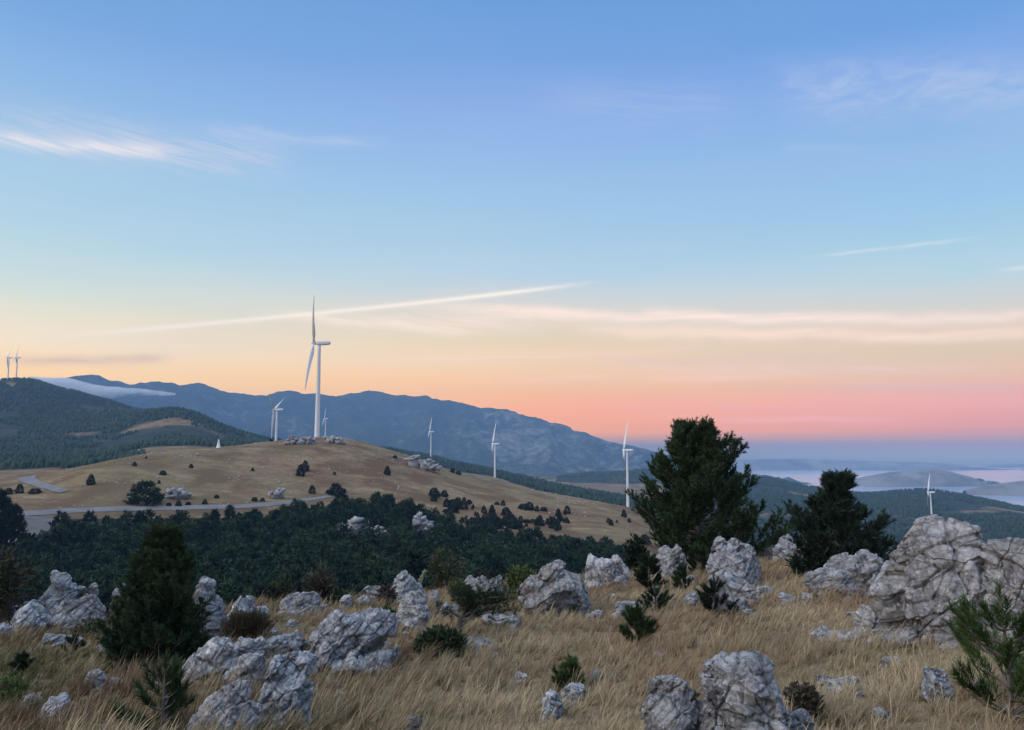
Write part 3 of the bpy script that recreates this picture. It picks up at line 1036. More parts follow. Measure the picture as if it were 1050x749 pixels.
def brush(pos, direc, length, rng, n=24, needle=.11, width=.012, spread=1.0, tint=None, dry=None):
    """bottle-brush shoots: every needle a slim triangle; returns verts, faces, colours"""
    pos = np.asarray(pos, float); d = np.asarray(direc, float)
    d = d / (np.linalg.norm(d, axis=1)[:, None] + 1e-9)
    m = len(pos)
    length = np.broadcast_to(np.asarray(length, float), (m,))
    ref = np.where(np.abs(d[:, 2:3]) < .9, np.array([[0, 0, 1.]]), np.array([[1., 0, 0]]))
    u = np.cross(d, ref); u /= np.linalg.norm(u, axis=1)[:, None]
    w = np.cross(d, u)
    t = rng.random((m, n)) ** .8
    a = rng.random((m, n)) * 2 * np.pi
    out = np.cos(a)[..., None] * u[:, None] + np.sin(a)[..., None] * w[:, None]
    nd = d[:, None] * (.55 + .6 * t)[..., None] + out * spread * (.6 + .5 * rng.random((m, n)))[..., None]
    nd[..., 2] += .12
    nd /= np.linalg.norm(nd, axis=-1)[..., None]
    base = pos[:, None] + d[:, None] * (t * length[:, None])[..., None]
    ln = needle * (.7 + .5 * rng.random((m, n)))
    tip = base + nd * ln[..., None]
    side = np.cross(nd, rng.normal(size=(m, n, 3)))
    side /= np.linalg.norm(side, axis=-1)[..., None] + 1e-9
    a0 = base + side * width * .5
    a1 = base - side * width * .5
    V = np.stack([a0, a1, tip], 2).reshape(-1, 3)
    F = np.arange(m * n * 3).reshape(-1, 3)
    tn = rng.random(m) if tint is None else np.asarray(tint)
    dr = np.zeros(m) if dry is None else np.asarray(dry)
    C = np.zeros((m, n, 3, 4)); C[..., 3] = 1
    C[..., 0] = np.clip(tn[:, None, None] * .75 + rng.random((m, n, 1)) * .3, 0, 1)
    C[..., 1] = dr[:, None, None]
    return V, F, C.reshape(-1, 4)


def pine_geometry(H, rad_fn, rng, whorls=13, per=5, t0=.12, trunk_r=.09, lean=(0, 0), sub=6, shoots=5, shoot_len=.2, needles=22, needle=.11, width=.014,
                  up_lo=5, up_hi=55, dead=0.0, jitter=.15, spread=1.0, start=.3, top_bare=0):
    wood, P, D, L, DR = [], [], [], [], []
    nz = 9
    zs = np.linspace(0, 1, nz)
    wob = np.cumsum(rng.normal(0, .012, (nz, 2)), axis=0) * H
    axis = np.stack([lean[0] * H * zs ** 1.3 + wob[:, 0], lean[1] * H * zs ** 1.3 + wob[:, 1], zs * H], 1)
    axis[0, :2] = 0
    full = np.vstack([axis[0] - np.array([0, 0, .35]), axis])
    wood.append(tube(full, np.concatenate([[trunk_r * 1.35], trunk_r * (1 - zs) ** .8 + .012]), 9))

    def at(t):
        return np.array([np.interp(t, zs, axis[:, k]) for k in range(3)])

    for i in range(whorls):
        t = t0 + (1 - t0) * ((i + rng.uniform(-.3, .3)) / whorls) ** .95
        t = min(max(t, t0 * .8), .97)
        off = rng.uniform(0, 2 * np.pi)
        for k in range(per):
            ph = off + 2 * np.pi * (k + rng.uniform(-.25, .25)) / per
            Rm = rad_fn(t, ph) * rng.uniform(1 - jitter * 2, 1 + jitter)
            if Rm < .012 * H:
                continue
            el = R(up_lo + (up_hi - up_lo) * t ** 1.2 + rng.uniform(-10, 10))
            rise_ = Rm * math.tan(el) + Rm * .28
            base = at(max(t0 * .55, t - .85 * rise_ / H))
            m = 7
            s = np.linspace(0, 1, m)
            hd = np.array([math.cos(ph), math.sin(ph), 0])
            side = np.array([-hd[1], hd[0], 0])
            Lb = Rm
            rise = Lb * math.tan(el) * s + Lb * .28 * s ** 2.4 - Lb * .12 * np.sin(s * np.pi) * (1 - t)
            pts = base + hd * (Lb * s)[:, None] + side * (np.cumsum(rng.normal(0, .03, m)) * Lb)[:, None]
            pts[:, 2] += rise
            br = max(.007, trunk_r * .36 * (1 - t * .75))
            wood.append(tube(pts, br * (1 - s * .85), 5))
            if rng.random() < dead * max(0, 1 - t / .45):
                continue

            def bp(u):
                return np.array([np.interp(u, s, pts[:, c]) for c in range(3)])
            for j in range(sub):
                u = start + (1 - start) * (j + rng.uniform(0, .9)) / sub
                b0 = bp(u)
                tang = bp(min(1, u + .1)) - bp(max(0, u - .1))
                tang /= np.linalg.norm(tang) + 1e-9
                sg = 1 if (j % 2) else -1
                sd = tang * rng.uniform(.5, 1.0) + side * sg * rng.uniform(.2, .95) + np.array([0, 0, rng.uniform(.0, .7)])
                sd /= np.linalg.norm(sd)
                sl = Lb * .42 * (1.15 - u) + shoot_len * .8
                e0 = b0 + sd * sl
                wood.append((lambda a, b: tube(np.stack([a, (a + b) / 2 + rng.normal(0, .01, 3), b]), [br * .4, br * .3, .004], 4))(b0, e0))
                for q_ in range(shoots):
                    w_ = (q_ + .6) / shoots
                    o_ = b0 + sd * sl * w_ + rng.normal(0, .02 * H * .2, 3)
                    dd = sd * .8 + rng.normal(0, .45, 3) + np.array([0, 0, .55])
                    P.append(o_); D.append(dd); L.append(shoot_len * rng.uniform(.75, 1.25)); DR.append(0.0)
            # leading shoot
            P.append(pts[-1]); D.append(hd * math.cos(el) + np.array([0, 0, math.sin(el) + .5])); L.append(shoot_len * 1.2); DR.append(0.0)
    for k in range(5):
        P.append(axis[-1] - np.array([0, 0, .06 * k * shoot_len / .2])); D.append(np.array([rng.normal(0, .3), rng.normal(0, .3), 1.0])); L.append(shoot_len * 1.2); DR.append(0.0)
    P = np.array(P)
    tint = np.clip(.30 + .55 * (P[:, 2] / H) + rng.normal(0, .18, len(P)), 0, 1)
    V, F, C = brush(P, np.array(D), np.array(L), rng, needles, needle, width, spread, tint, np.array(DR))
    return join_vf(wood), (V, F, C)


def pine_tree(name, base, label, cat, geo, mat, group=None):
    (wv, wf), (V, F, C) = geo
    t = tag(empty(name, base), label, cat, group)
    link_mesh('trunk', np_mesh('trunk', wv, wf, M_BARK, True), t)
    link_mesh('crown', np_mesh('crown', V, F, mat, False, C), t)
    return t


def leafy_geometry(blobs, rng, n, leaf, aspect=.5, twig_n=14, up=.3, dry=0.0):
    """a shrub: twigs from the root and leaf faces through lumpy volume; blobs (x,y,z,rx,ry,rz)"""
    bl = np.array(blobs, float)
    wgt = (bl[:, 3] * bl[:, 4] * bl[:, 5]) ** .7
    pick = rng.choice(len(bl), n, p=wgt / wgt.sum())
    d = rng.normal(size=(n, 3)); d /= np.linalg.norm(d, axis=1)[:, None]
    rr = rng.random(n) ** .45
    P = bl[pick, :3] + d * rr[:, None] * bl[pick, 3:6]
    keep = fbm(P / (bl[:, 3:6].mean() * .55), 2, int(rng.integers(1e6))) > -.16
    P, d = P[keep], d[keep]
    P = P[P[:, 2] > -.05]
    d = d[:len(P)]
    n = len(P)
    ax = d * .7 + rng.normal(0, .5, (n, 3)); ax[:, 2] += up
    ax /= np.linalg.norm(ax, axis=1)[:, None]
    sd = np.cross(ax, rng.normal(size=(n, 3))); sd /= np.linalg.norm(sd, axis=1)[:, None]
    ln = leaf * (.6 + .8 * rng.random(n))[:, None]
    V = np.stack([P, P + ax * ln * .5 + sd * ln * aspect * .5, P + ax * ln, P + ax * ln * .5 - sd * ln * aspect * .5], 1).reshape(-1, 3)
    F = np.arange(n * 4).reshape(-1, 4)
    C = np.zeros((n, 4, 4)); C[..., 3] = 1
    C[..., 0] = np.clip(rng.random(n) * .8 + .2 * (P[:, 2] / max(P[:, 2].max(), .01)), 0, 1)[:, None]
    C[..., 1] = (rng.random(n) < dry)[:, None] * 1.0
    wood = []
    for k in range(twig_n):
        b = bl[rng.integers(len(bl))]
        e = b[:3] + rng.normal(0, .35, 3) * b[3:6]
        s0 = np.array([e[0] * .25, e[1] * .25, -.08])
        mid = (s0 + e) / 2 + np.array([0, 0, .1 * abs(e[2])]) + rng.normal(0, .03, 3)
        wood.append(tube(np.stack([s0, mid, e]), [.016, .011, .004], 4))
    return join_vf(wood), (V, F, C.reshape(-1, 4))


def shrub(name, base, label, cat, blobs, rng, n, leaf, mat, aspect=.5, dry=0.0, group=None, twigs=14, up=.3):
    (wv, wf), (V, F, C) = leafy_geometry(blobs, rng, n, leaf, aspect, twigs, up, dry)
    t = tag(empty(name, base), label, cat, group)
    link_mesh('twigs', np_mesh('twigs', wv, wf, M_BARK, True), t)
    link_mesh('foliage', np_mesh('foliage', V, F, mat, False, C), t)
    return t


# ------------------------------------------------------------------ the valley forest
FR = np.random.default_rng(11)


def mini_pine(seed, H=7.0, wide=2.4, n_clump=330, faces=9, size=.62, conic=1.0, z0=.16):
    rng = np.random.default_rng(seed)
    t = rng.random(n_clump) ** (.8 if z0 > .05 else 1.35)
    lo_ = .45 if z0 > .05 else .9
    prof = np.where(t < .22, lo_ + t / .22 * (1 - lo_), (1 - (t - .22) / .78) ** (.75 * conic) + .06)
    ph = rng.random(n_clump) * 2 * np.pi
    lob = 1 + .28 * np.sin(ph * 3 + seed) * np.cos(t * 9 + seed) + rng.normal(0, .1, n_clump)
    rr = wide * prof * lob * (.45 + .55 * rng.random(n_clump) ** .5)
    z = H * (z0 + (.98 - z0) * t)
    P = np.stack([rr * np.cos(ph), rr * np.sin(ph), z + (.12 * rr if z0 > .05 else 0)], 1)
    D = np.stack([np.cos(ph) * .7, np.sin(ph) * .7, np.full(n_clump, .8 if z0 > .05 else .35)], 1) + rng.normal(0, .25, (n_clump, 3))
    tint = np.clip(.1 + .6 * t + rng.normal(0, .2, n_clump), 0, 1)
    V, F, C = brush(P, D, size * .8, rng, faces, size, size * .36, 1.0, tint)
    wv, wf = tube(np.array([[0, 0, -.6], [0, 0, H * .4], [.1, 0, H * .95]]), [.15, .11, .02], 5)
    return V, F, C, wv, wf


def tree_mesh(name, g, mat):
    V, F, C, wv, wf = g
    v = np.concatenate([wv, V])
    c = np.concatenate([np.tile([0, 1, 0, 1], (len(wv), 1)), C])
    return np_mesh(name, v, [wf, F + len(wv)], [mat, M_BARK], False, c, np.concatenate([np.ones(len(wf)), np.zeros(len(F))]))


NEAR_MESH = [tree_mesh('valley_pine', mini_pine(s, 7.0, w_, 620, 9, .50, cn), m_) for s, w_, cn, m_ in
             ((1, 2.0, 1.0, M_FOREST), (2, 2.5, .8, M_FOREST), (3, 1.7, 1.1, M_FOREST), (4, 2.3, .9, M_FOREST), (5, 2.7, .7, M_FOREST_B), (6, 1.9, 1.0, M_FOREST))]


CRAG_GAPS = []
for px_, row_, w_ in ((362, 547, 22), (391, 550, 13), (434, 546, 17)):
    g_ = cast(px_, row_, 60, 3000)
    CRAG_GAPS.append((px_, math.hypot(g_[0], g_[1]) - 22, w_, 28))


def forest_spots():
    """tree feet in the valley: a loose even scatter with a few clearings"""
    n = 9000
    px = FR.uniform(-150, 720, n)
    r = np.sqrt(FR.uniform(46 ** 2, 405 ** 2, n))
    a = np.array([pix_azel(q, EYE_ROW)[0] for q in px])
    x, y = r * np.sin(a), r * np.cos(a)
    lim = np.interp(px, [-150, 0, 14, 30, 60, 75, 290, 310, 330, 420, 445, 480, 520, 560, 600, 640, 720], [372, 340, 335, 335, 362, 372, 376, 388, 404, 402, 388, 368, 348, 338, 330, 330, 320])
    ok = r < lim
    # clearings: pale crags, the bit of track, a gap
    for qx, qr, sx_, sr in [*CRAG_GAPS, (112, 208, 24, 11), (112, 190, 24, 16), (318, 395, 16, 14), (40, 372, 26, 26)]:
        ok &= ((px - qx) / sx_) ** 2 + ((r - qr) / sr) ** 2 > 1
    x, y, r, px = x[ok], y[ok], r[ok], px[ok]
    o = np.argsort(r)
    x, y, r, px = x[o], y[o], r[o], px[o]
    keep = []
    cell = {}
    for i in range(len(x)):
        d = 3.0 if r[i] < 160 else 3.5
        kx, ky = int(x[i] // 4), int(y[i] // 4)
        hit = False
        for ax in (-1, 0, 1):
            for ay in (-1, 0, 1):
                for j in cell.get((kx + ax, ky + ay), ()):
                    if (x[i] - x[j]) ** 2 + (y[i] - y[j]) ** 2 < d * d:
                        hit = True
        if not hit:
            cell.setdefault((kx, ky), []).append(i)
            keep.append(i)
    return x[keep], y[keep], r[keep], px[keep]


fx, fy, frr, fpx = forest_spots()
fzz = height(fx, fy)
vis = (fpx > -25) & (fpx < 700)
order = np.concatenate([np.where(vis)[0], np.where(~vis)[0]])
print('forest trees', len(fx), 'in view', vis.sum())
n_ind = 0
rest = []
for i in order:
    sc = FR.uniform(.55, 1.32) * np.interp(frr[i], [50, 100, 300], [.62, .95, 1.0])
    if n_ind < 300 and vis[i]:
        k = int(FR.integers(0, 6))
        o = link_mesh('pine_tree', NEAR_MESH[k], None, (fx[i], fy[i], fzz[i] - .1))
        o.rotation_euler = (FR.normal(0, .03), FR.normal(0, .03), FR.uniform(0, 6.28))
        o.scale = (sc * FR.uniform(.9, 1.15), sc * FR.uniform(.9, 1.15), sc * FR.uniform(.9, 1.1))
        tag(o, 'dark green pine crowded among others in the valley below the rocks', 'pine tree', 'pines of the valley forest')
        n_ind += 1
    else:
        rest.append((fx[i], fy[i], fzz[i] - .1, sc))


def scatter_mesh(name, tmpl, spots, mat, rng, two=True):
    """spots (x,y,z,scale) of one plant shape gathered in one object, for the far mass"""
    Vs, Fs, Ws, Cs, o = [], [], [], [], 0
    for s in spots:
        g = tmpl[int(rng.integers(len(tmpl)))]
        V, F, C, wv, wf = g
        v = np.concatenate([V, wv])
        a = rng.uniform(0, 6.28)
        c, sn = math.cos(a), math.sin(a)
        k = np.array([s[3] * rng.uniform(.88, 1.15), s[3] * rng.uniform(.88, 1.15), s[3] * rng.uniform(.88, 1.12)])
        v = v * k
        v = np.stack([v[:, 0] * c - v[:, 1] * sn + s[0], v[:, 0] * sn + v[:, 1] * c + s[1], v[:, 2] + s[2]], 1)
        Vs.append(v); Fs.append(F + o); Ws.append(wf + o + len(V)); o += len(v)
        cc = np.concatenate([C, np.tile([0, 1, 0, 1], (len(wv), 1))])
        cc[:, 0] = np.clip(cc[:, 0] * rng.uniform(.55, 1.2) + rng.normal(0, .28), 0, 1)
        Cs.append(cc)
    F, Wd = np.concatenate(Fs), np.concatenate(Ws)
    return link_mesh(name, np_mesh(name, np.concatenate(Vs), [Wd, F], [mat, M_BARK], False, np.concatenate(Cs), np.concatenate([np.ones(len(Wd)), np.zeros(len(F))])))


FAR_T = [mini_pine(20 + s, 7.0, w_, 70, 6, 1.15, cn) for s, w_, cn in ((0, 2.1, 1.0), (1, 2.5, .8), (2, 1.8, 1.1), (3, 2.3, .9))]
if rest:
    w = scatter_mesh('forest', FAR_T, rest, M_FOREST, FR)
    tag(w, 'dark green pine forest filling the far side of the valley', 'forest', kind='stuff')

# ---- woods on the far hills: one mass per stretch of hill
def hill_woods(name, label, n, px0, px1, r0, r1, seed, smin=.8, smax=1.3):
    rng = np.random.default_rng(seed)
    px = rng.uniform(px0, px1, n * 5)
    r = np.sqrt(rng.uniform(r0 ** 2, r1 ** 2, n * 5))
    a = np.arctan((px - PW / 2) / F_PX / math.cos(PITCH))
    x, y = r * np.sin(a), r * np.cos(a)
    z = height(x, y)
    c = land_cover(x, y, z)
    p = np.stack([x, y, 0 * x], 1)
    ok = (c[:, 0] + .75 * fbm(p / 140, 4, seed)) > .62
    x, y, z = x[ok][:n], y[ok][:n], z[ok][:n]
    # only trees whose crown can be seen from near the viewpoint matter: all are kept, they are cheap
    m = len(x)
    k = 7
    t = np.linspace(0, 2 * np.pi, k, endpoint=False)
    H = 7.5 * rng.uniform(smin, smax, m); Wd = H * rng.uniform(.28, .42, m)
    rot = rng.uniform(0, 6.28, m)
    V = np.zeros((m, 2 * k + 1, 3))
    for lv, (fr_, fz_) in enumerate(((1.0, .12), (.72, .55))):
        jr = rng.uniform(.7, 1.25, (m, k))
        V[:, lv * k:(lv + 1) * k, 0] = x[:, None] + Wd[:, None] * fr_ * jr * np.cos(t + rot[:, None])
        V[:, lv * k:(lv + 1) * k, 1] = y[:, None] + Wd[:, None] * fr_ * jr * np.sin(t + rot[:, None])
        V[:, lv * k:(lv + 1) * k, 2] = z[:, None] + H[:, None] * (fz_ + rng.uniform(-.08, .08, (m, k)))
    V[:, -1] = np.stack([x, y, z + H], 1)
    i = np.arange(k)
    q = np.stack([i, (i + 1) % k, k + (i + 1) % k, k + i], 1)
    tr = np.stack([k + i, k + (i + 1) % k, np.full(k, 2 * k)], 1)
    o = (np.arange(m) * (2 * k + 1))[:, None, None]
    C = np.zeros((m, 2 * k + 1, 4)); C[..., 3] = 1
    C[..., 0] = np.clip(rng.random((m, 1)) * .9 + .1, 0, 1)
    w = link_mesh(name, np_mesh(name, V.reshape(-1, 3), [(q[None] + o).reshape(-1, 4), (tr[None] + o).reshape(-1, 3)], M_FOREST, False, C.reshape(-1, 4)))
    tag(w, label, 'woods', kind='stuff')


hill_woods('woods', 'dark woods covering the hill below the two small turbines', 15000, -120, 345, 820, 2900, 101)
hill_woods('woods', 'dark wooded ridge behind the right flank of the grassy hill', 6500, 380, 720, 1000, 2450, 102)
hill_woods('woods', 'dark woods on the ridge in front of the sea', 13000, 560, 1200, 900, 3500, 103)

# ------------------------------------------------------------------ rocks
def mat_rock():
    m, n, b = material('limestone')
    p = geo_pos(n)
    info = n.n('ShaderNodeObjectInfo')
    seed = n.m('MULTIPLY', info.outputs['Random'], 60.0)
    grain = n.mr(info.outputs['Random'], 0.0, 1.0, .75, 1.6)
    q = n.vm('MULTIPLY', n.vm('ADD', p, n.comb(seed, seed, seed)), n.comb(grain, grain, grain))
    big = n.noise(q, 1.1, 5, .6, .4)
    mid = n.noise(q, 4.2, 7, .72, .5)
    fine = n.noise(q, 24.0, 6, .72)
    c = n.mix(n.mr(mid, .40, .60), (.215, .222, .24), (.45, .46, .48))
    c = n.mix(n.mr(big, .52, .64), c, (.31, .317, .335))
    # dark weathered crusts, then pale lichen rosettes
    crust = n.m('MULTIPLY', n.mr(n.noise(q, 2.0, 7, .75, .8), .53, .60), n.mr(fine, .36, .54))
    c = n.mix(n.m('MULTIPLY', crust, .85), c, (.070, .070, .076))
    streaks = n.noise(n.vm('MULTIPLY', q, (7.0, 7.0, 2.0)), 1.0, 6, .75, .6)
    c = n.mix(n.m('MULTIPLY', n.mr(streaks, .56, .66), .6), c, (.12, .122, .13))
    lich = n.mr(n.m('ADD', n.voro(q, 7.0), n.m('MULTIPLY', n.m('SUBTRACT', fine, .5), 1.1)), .14, .26, 1.0, 0.0)
    lich = n.m('MULTIPLY', lich, n.mr(n.noise(q, 1.9, 3), .44, .56))
    c = n.mix(n.m('MULTIPLY', lich, .8), c, (.58, .59, .585))
    pit = n.mr(n.voro(q, 30.0), .06, .22)
    c = n.mix(n.m('MULTIPLY', n.m('SUBTRACT', 1.0, pit), .4), c, (.10, .10, .105))
    rust = n.mr(n.noise(q, .9, 5, .65, .3), .58, .70)
    c = n.mix(n.m('MULTIPLY', rust, .35), c, (.25, .20, .165))
    r2 = n.m('FRACT', n.m('MULTIPLY', info.outputs['Random'], 7.31))
    r3 = n.m('FRACT', n.m('MULTIPLY', info.outputs['Random'], 23.7))
    val = n.mr(r2, 0.0, 1.0, .86, 1.24)
    c = n.vm('MULTIPLY', c, n.comb(n.m('MULTIPLY', val, n.mr(r3, 0.0, 1.0, .97, 1.05)), val, n.m('MULTIPLY', val, n.mr(r3, 0.0, 1.0, 1.03, .95))))
    n.put(b.inputs['Base Color'], c)
    b.inputs['Roughness'].default_value = .92
    b.inputs['Specular IOR Level'].default_value = .10
    wq = n.vm('ADD', q, n.vm('MULTIPLY', n.comb(mid, big, fine), (.5, .5, .25)))
    crack = n.mr(n.voro(wq, 2.6, 'DISTANCE_TO_EDGE'), .0, .035)
    crack2 = n.mr(n.voro(wq, 8.0, 'DISTANCE_TO_EDGE'), .0, .06)
    h = n.m('ADD', n.m('MULTIPLY', mid, .75), n.m('MULTIPLY', fine, .40))
    h = n.m('ADD', h, n.m('MULTIPLY', crack, .30))
    h = n.m('ADD', h, n.m('MULTIPLY', crack2, .10))
    h = n.m('ADD', h, n.m('MULTIPLY', pit, .12))
    bump(n, b, h, .055, 1.0)
    return m


M_ROCK = mat_rock()
_ico = bmesh.new()
bmesh.ops.create_icosphere(_ico, subdivisions=4, radius=1.0)
ICO_V = np.array([v.co for v in _ico.verts]); ICO_F = np.array([[v.index for v in f.verts] for f in _ico.faces])
_ico.free()
ROCKS = []


def facet_cells(p, seed):
    """Voronoi with the offset to the cell's centre and a random tilt per cell, for planar broken faces"""
    i = np.floor(p).astype(np.int64)
    n = len(p)
    f1 = np.full(n, 9.0); f2 = np.full(n, 9.0)
    cid = np.zeros(n); til = np.zeros(n)
    for dx in (-1, 0, 1):
        for dy in (-1, 0, 1):
            for dz in (-1, 0, 1):
                c = i + np.array([dx, dy, dz])
                h = [_hash(c[:, 0], c[:, 1], c[:, 2], seed + k) / 4294967295.0 for k in range(7)]
                v = p - (np.stack(h[:3], 1) + c)
                d = np.sqrt((v ** 2).sum(1))
                near = d < f1
                f2 = np.where(near, f1, np.minimum(f2, d))
                cid = np.where(near, h[3], cid)
                til = np.where(near, v[:, 0] * (h[4] - .5) + v[:, 1] * (h[5] - .5) + v[:, 2] * (h[6] - .5), til)
                f1 = np.where(near, d, f1)
    return f2 - f1, cid, til * 2


def edge_range(px):
    a, _ = pix_azel(px, EYE_ROW)
    return float(np.interp(a, AZ_T, C_edge[0]))


def foot_on_slope(px, row):
    """where a thing stands on the near slope; what stands just past its rim is set on the rim"""
    g = cast(px, row, 3, 200)
    er = edge_range(px) + .6
    if g is None or math.hypot(g[0], g[1]) > er:
        g = at_range(px, er)
    return g


def rock(label, base_px, base_row, blobs, bed=-35, rng_at=None, depth=1.0, name='rock', rough=1.0, cutn=9, group=None, far=False, grain=1.35):
    """blobs: (col, row, half width, half height[, tilt]) measured against the stone's foot on the ground"""
    seed = int(round(base_px * 131 + base_row * 17)) % 100000
    rng = np.random.default_rng(seed)
    if far:
        foot = cast(base_px, base_row, 60, 3000)
    else:
        foot = foot_on_slope(base_px, base_row)
    c, s = math.cos(PITCH), math.sin(PITCH)
    fwd = foot[1] * c + foot[2] * s
    sc = fwd / F_PX
    view = np.array([foot[0], foot[1], 0.0]); view /= np.linalg.norm(view)
    right = np.array([view[1], -view[0], 0.0]); up = np.array([0, 0, 1.0])
    fx0, fy0 = to_px(*foot)
    x0 = min(b[0] - b[2] for b in blobs); x1 = max(b[0] + b[2] for b in blobs)
    y0 = min(b[1] - b[3] for b in blobs); y1 = max(b[1] + b[3] for b in blobs)
    blobs = [tuple(b) for b in blobs]
    nb_ = len(blobs)
    L = max((x1 - x0), (y1 - y0)) * sc
    if nb_ >= 3:
        w_ = np.array([b[2] * b[3] for b in blobs])
        mx = float((w_ * [b[0] for b in blobs]).sum() / w_.sum()); my = float((w_ * [b[1] for b in blobs]).sum() / w_.sum())
        blobs.append((mx, my + .10 * (y1 - y0), .37 * (x1 - x0), .38 * (y1 - y0)))
    # root it in the ground
    low = max(fy0, y1) + 4
    blobs.append(((x0 + x1) / 2, (y1 + low) / 2 - .10 * (y1 - y0), (.43 if low - y1 < 12 else .62) * (x1 - x0), (low - y1) / 2 + .20 * (y1 - y0)))
    V, F, o = [], [], 0
    for bi, b in enumerate(blobs):
        cx, cy, rx, ry = b[:4]
        tilt = R(b[4]) if len(b) > 4 else R(rng.uniform(-12, 12))
        v = ICO_V.copy()
        for k in range(cutn):
            nrm = rng.normal(size=3); nrm /= np.linalg.norm(nrm)
            dd = rng.uniform(.50, .82)
            e = v @ nrm - dd
            v = v - np.clip(e, 0, None)[:, None] * nrm
        ext = np.abs(v).max(0)
        v = v / ext
        v = v * np.array([rx, (rx + ry) * .55 * depth * rng.uniform(.85, 1.15), ry]) * 1.22
        ct, st = math.cos(tilt), math.sin(tilt)
        v = np.stack([v[:, 0] * ct + v[:, 2] * st, v[:, 1], -v[:, 0] * st + v[:, 2] * ct], 1) * sc
        off = -((cy - (y0 + y1) / 2) / max(1, y1 - y0)) * .30 * (y1 - y0) * sc * depth + rng.normal(0, .02) * L
        wpos = (cx - fx0) * sc * right + (fy0 - cy) * sc * up + view * off
        v = v[:, :1] * right + v[:, 1:2] * view + v[:, 2:3] * up + wpos
        V.append(v); F.append(ICO_F + o); o += len(v)
    me = np_mesh('tmp', np.concatenate(V), np.concatenate(F))
    ob = bpy.data.objects.new('tmp', me)
    COL.objects.link(ob)
    md = ob.modifiers.new('r', 'REMESH')
    md.mode = 'VOXEL'
    md.voxel_size = float(np.clip(sc * 1.0, L / 150, L / 16))
    dg = bpy.context.evaluated_depsgraph_get()
    ev = ob.evaluated_get(dg)
    m2 = bpy.data.meshes.new_from_object(ev)
    bpy.data.objects.remove(ob); bpy.data.meshes.remove(me)
    n = len(m2.vertices)
    co = np.empty(n * 3, np.float32); m2.vertices.foreach_get('co', co); co = co.reshape(-1, 3).astype(float)
    no = np.empty(n * 3, np.float32); m2.vertex_normals.foreach_get('vector', no); no = no.reshape(-1, 3).astype(float)
    mean = np.median([min(b[2], b[3]) for b in blobs[:nb_]]) * sc * 2
    mean = max(mean, L * .26) * grain
    p = co + foot
    # broad broken planes across the whole stone
    for k in range(8):
        nr = rng.normal(size=3); nr[2] = abs(nr[2]) * .8; nr /= np.linalg.norm(nr)
        nv = nr[0] * right + nr[1] * view + nr[2] * up
        pr = co @ nv
        lim_ = np.quantile(pr, rng.uniform(.86, .95) if nr[2] < .6 else rng.uniform(.955, .99))
        co = co - (np.clip(pr - lim_, 0, None) * .88)[:, None] * nv
    p = co + foot
    # bedding frame: joints run along the dip
    bd = R(bed + rng.uniform(-6, 6))
    e1 = right * math.cos(bd) - up * math.sin(bd)
    e2 = np.cross(view, e1)
    q = np.stack([p @ e1, p @ view, p @ e2], 1) + seed % 97
    w = q + .07 * mean * np.stack([fbm(q / (.5 * mean), 3, seed + k) for k in (1, 2, 3)], 1)
    k_, cid, til = facet_cells(w / (mean * np.array([1.15, .9, .42])), seed % 991)
    d = ((cid - .5) * .075 + til * .075 - .075 * (1 - sstep(k_, 0, .06))) * mean
    k_, cid, til = facet_cells(w / (mean * np.array([.42, .36, .17])) + 5.5, seed % 577)
    d += ((cid - .5) * .034 + til * .038 - .028 * (1 - sstep(k_, 0, .10))) * mean
    k_, cid, til = facet_cells(w / (mean * np.array([.17, .15, .08])) + 9.5, seed % 433)
    d += ((cid - .5) * .009 + til * .011) * mean
    hh_ = w[:, 2] / (.26 * mean) + .5 * vnoise(q / (.8 * mean), seed + 21)
    fr_ = hh_ - np.floor(hh_)
    d += .055 * mean * (fr_ - .5) * (.3 + .7 * sstep(vnoise(q / (.6 * mean), seed + 22), -.3, .3))
    jj = w[:, 0] / (.62 * mean) + .25 * vnoise(q / (.9 * mean), seed + 23)
    jf = np.abs(jj - np.round(jj))
    d -= .07 * mean * (1 - sstep(jf, 0, .045))
    d += .035 * mean * fbm(q / (.7 * mean), 3, seed + 5) + .006 * mean * fbm(q / (.10 * mean), 3, seed + 7)
    co = co + no * (d * rough)[:, None]
    m2.vertices.foreach_set('co', co.astype(np.float32).ravel())
    m2.polygons.foreach_set('use_smooth', np.ones(len(m2.polygons), bool))
    m2.materials.clear()
    m2.materials.append(M_ROCK)
    m2.name = name
    m2.update()
    o_ = link_mesh(name, m2, None, foot)
    tag(o_, label, 'rock', group)
    if not far:
        sel = p[:, 2] < foot[2] + .5 * max(.2, (y1 - y0) * sc)
        pp_ = p[sel] if sel.sum() > 10 else p
        ROCKS.append((pp_[:, 0].mean(), pp_[:, 1].mean(), np.ptp(pp_ @ right) * .5, np.ptp(pp_ @ view) * .5, right, view))
    return o_


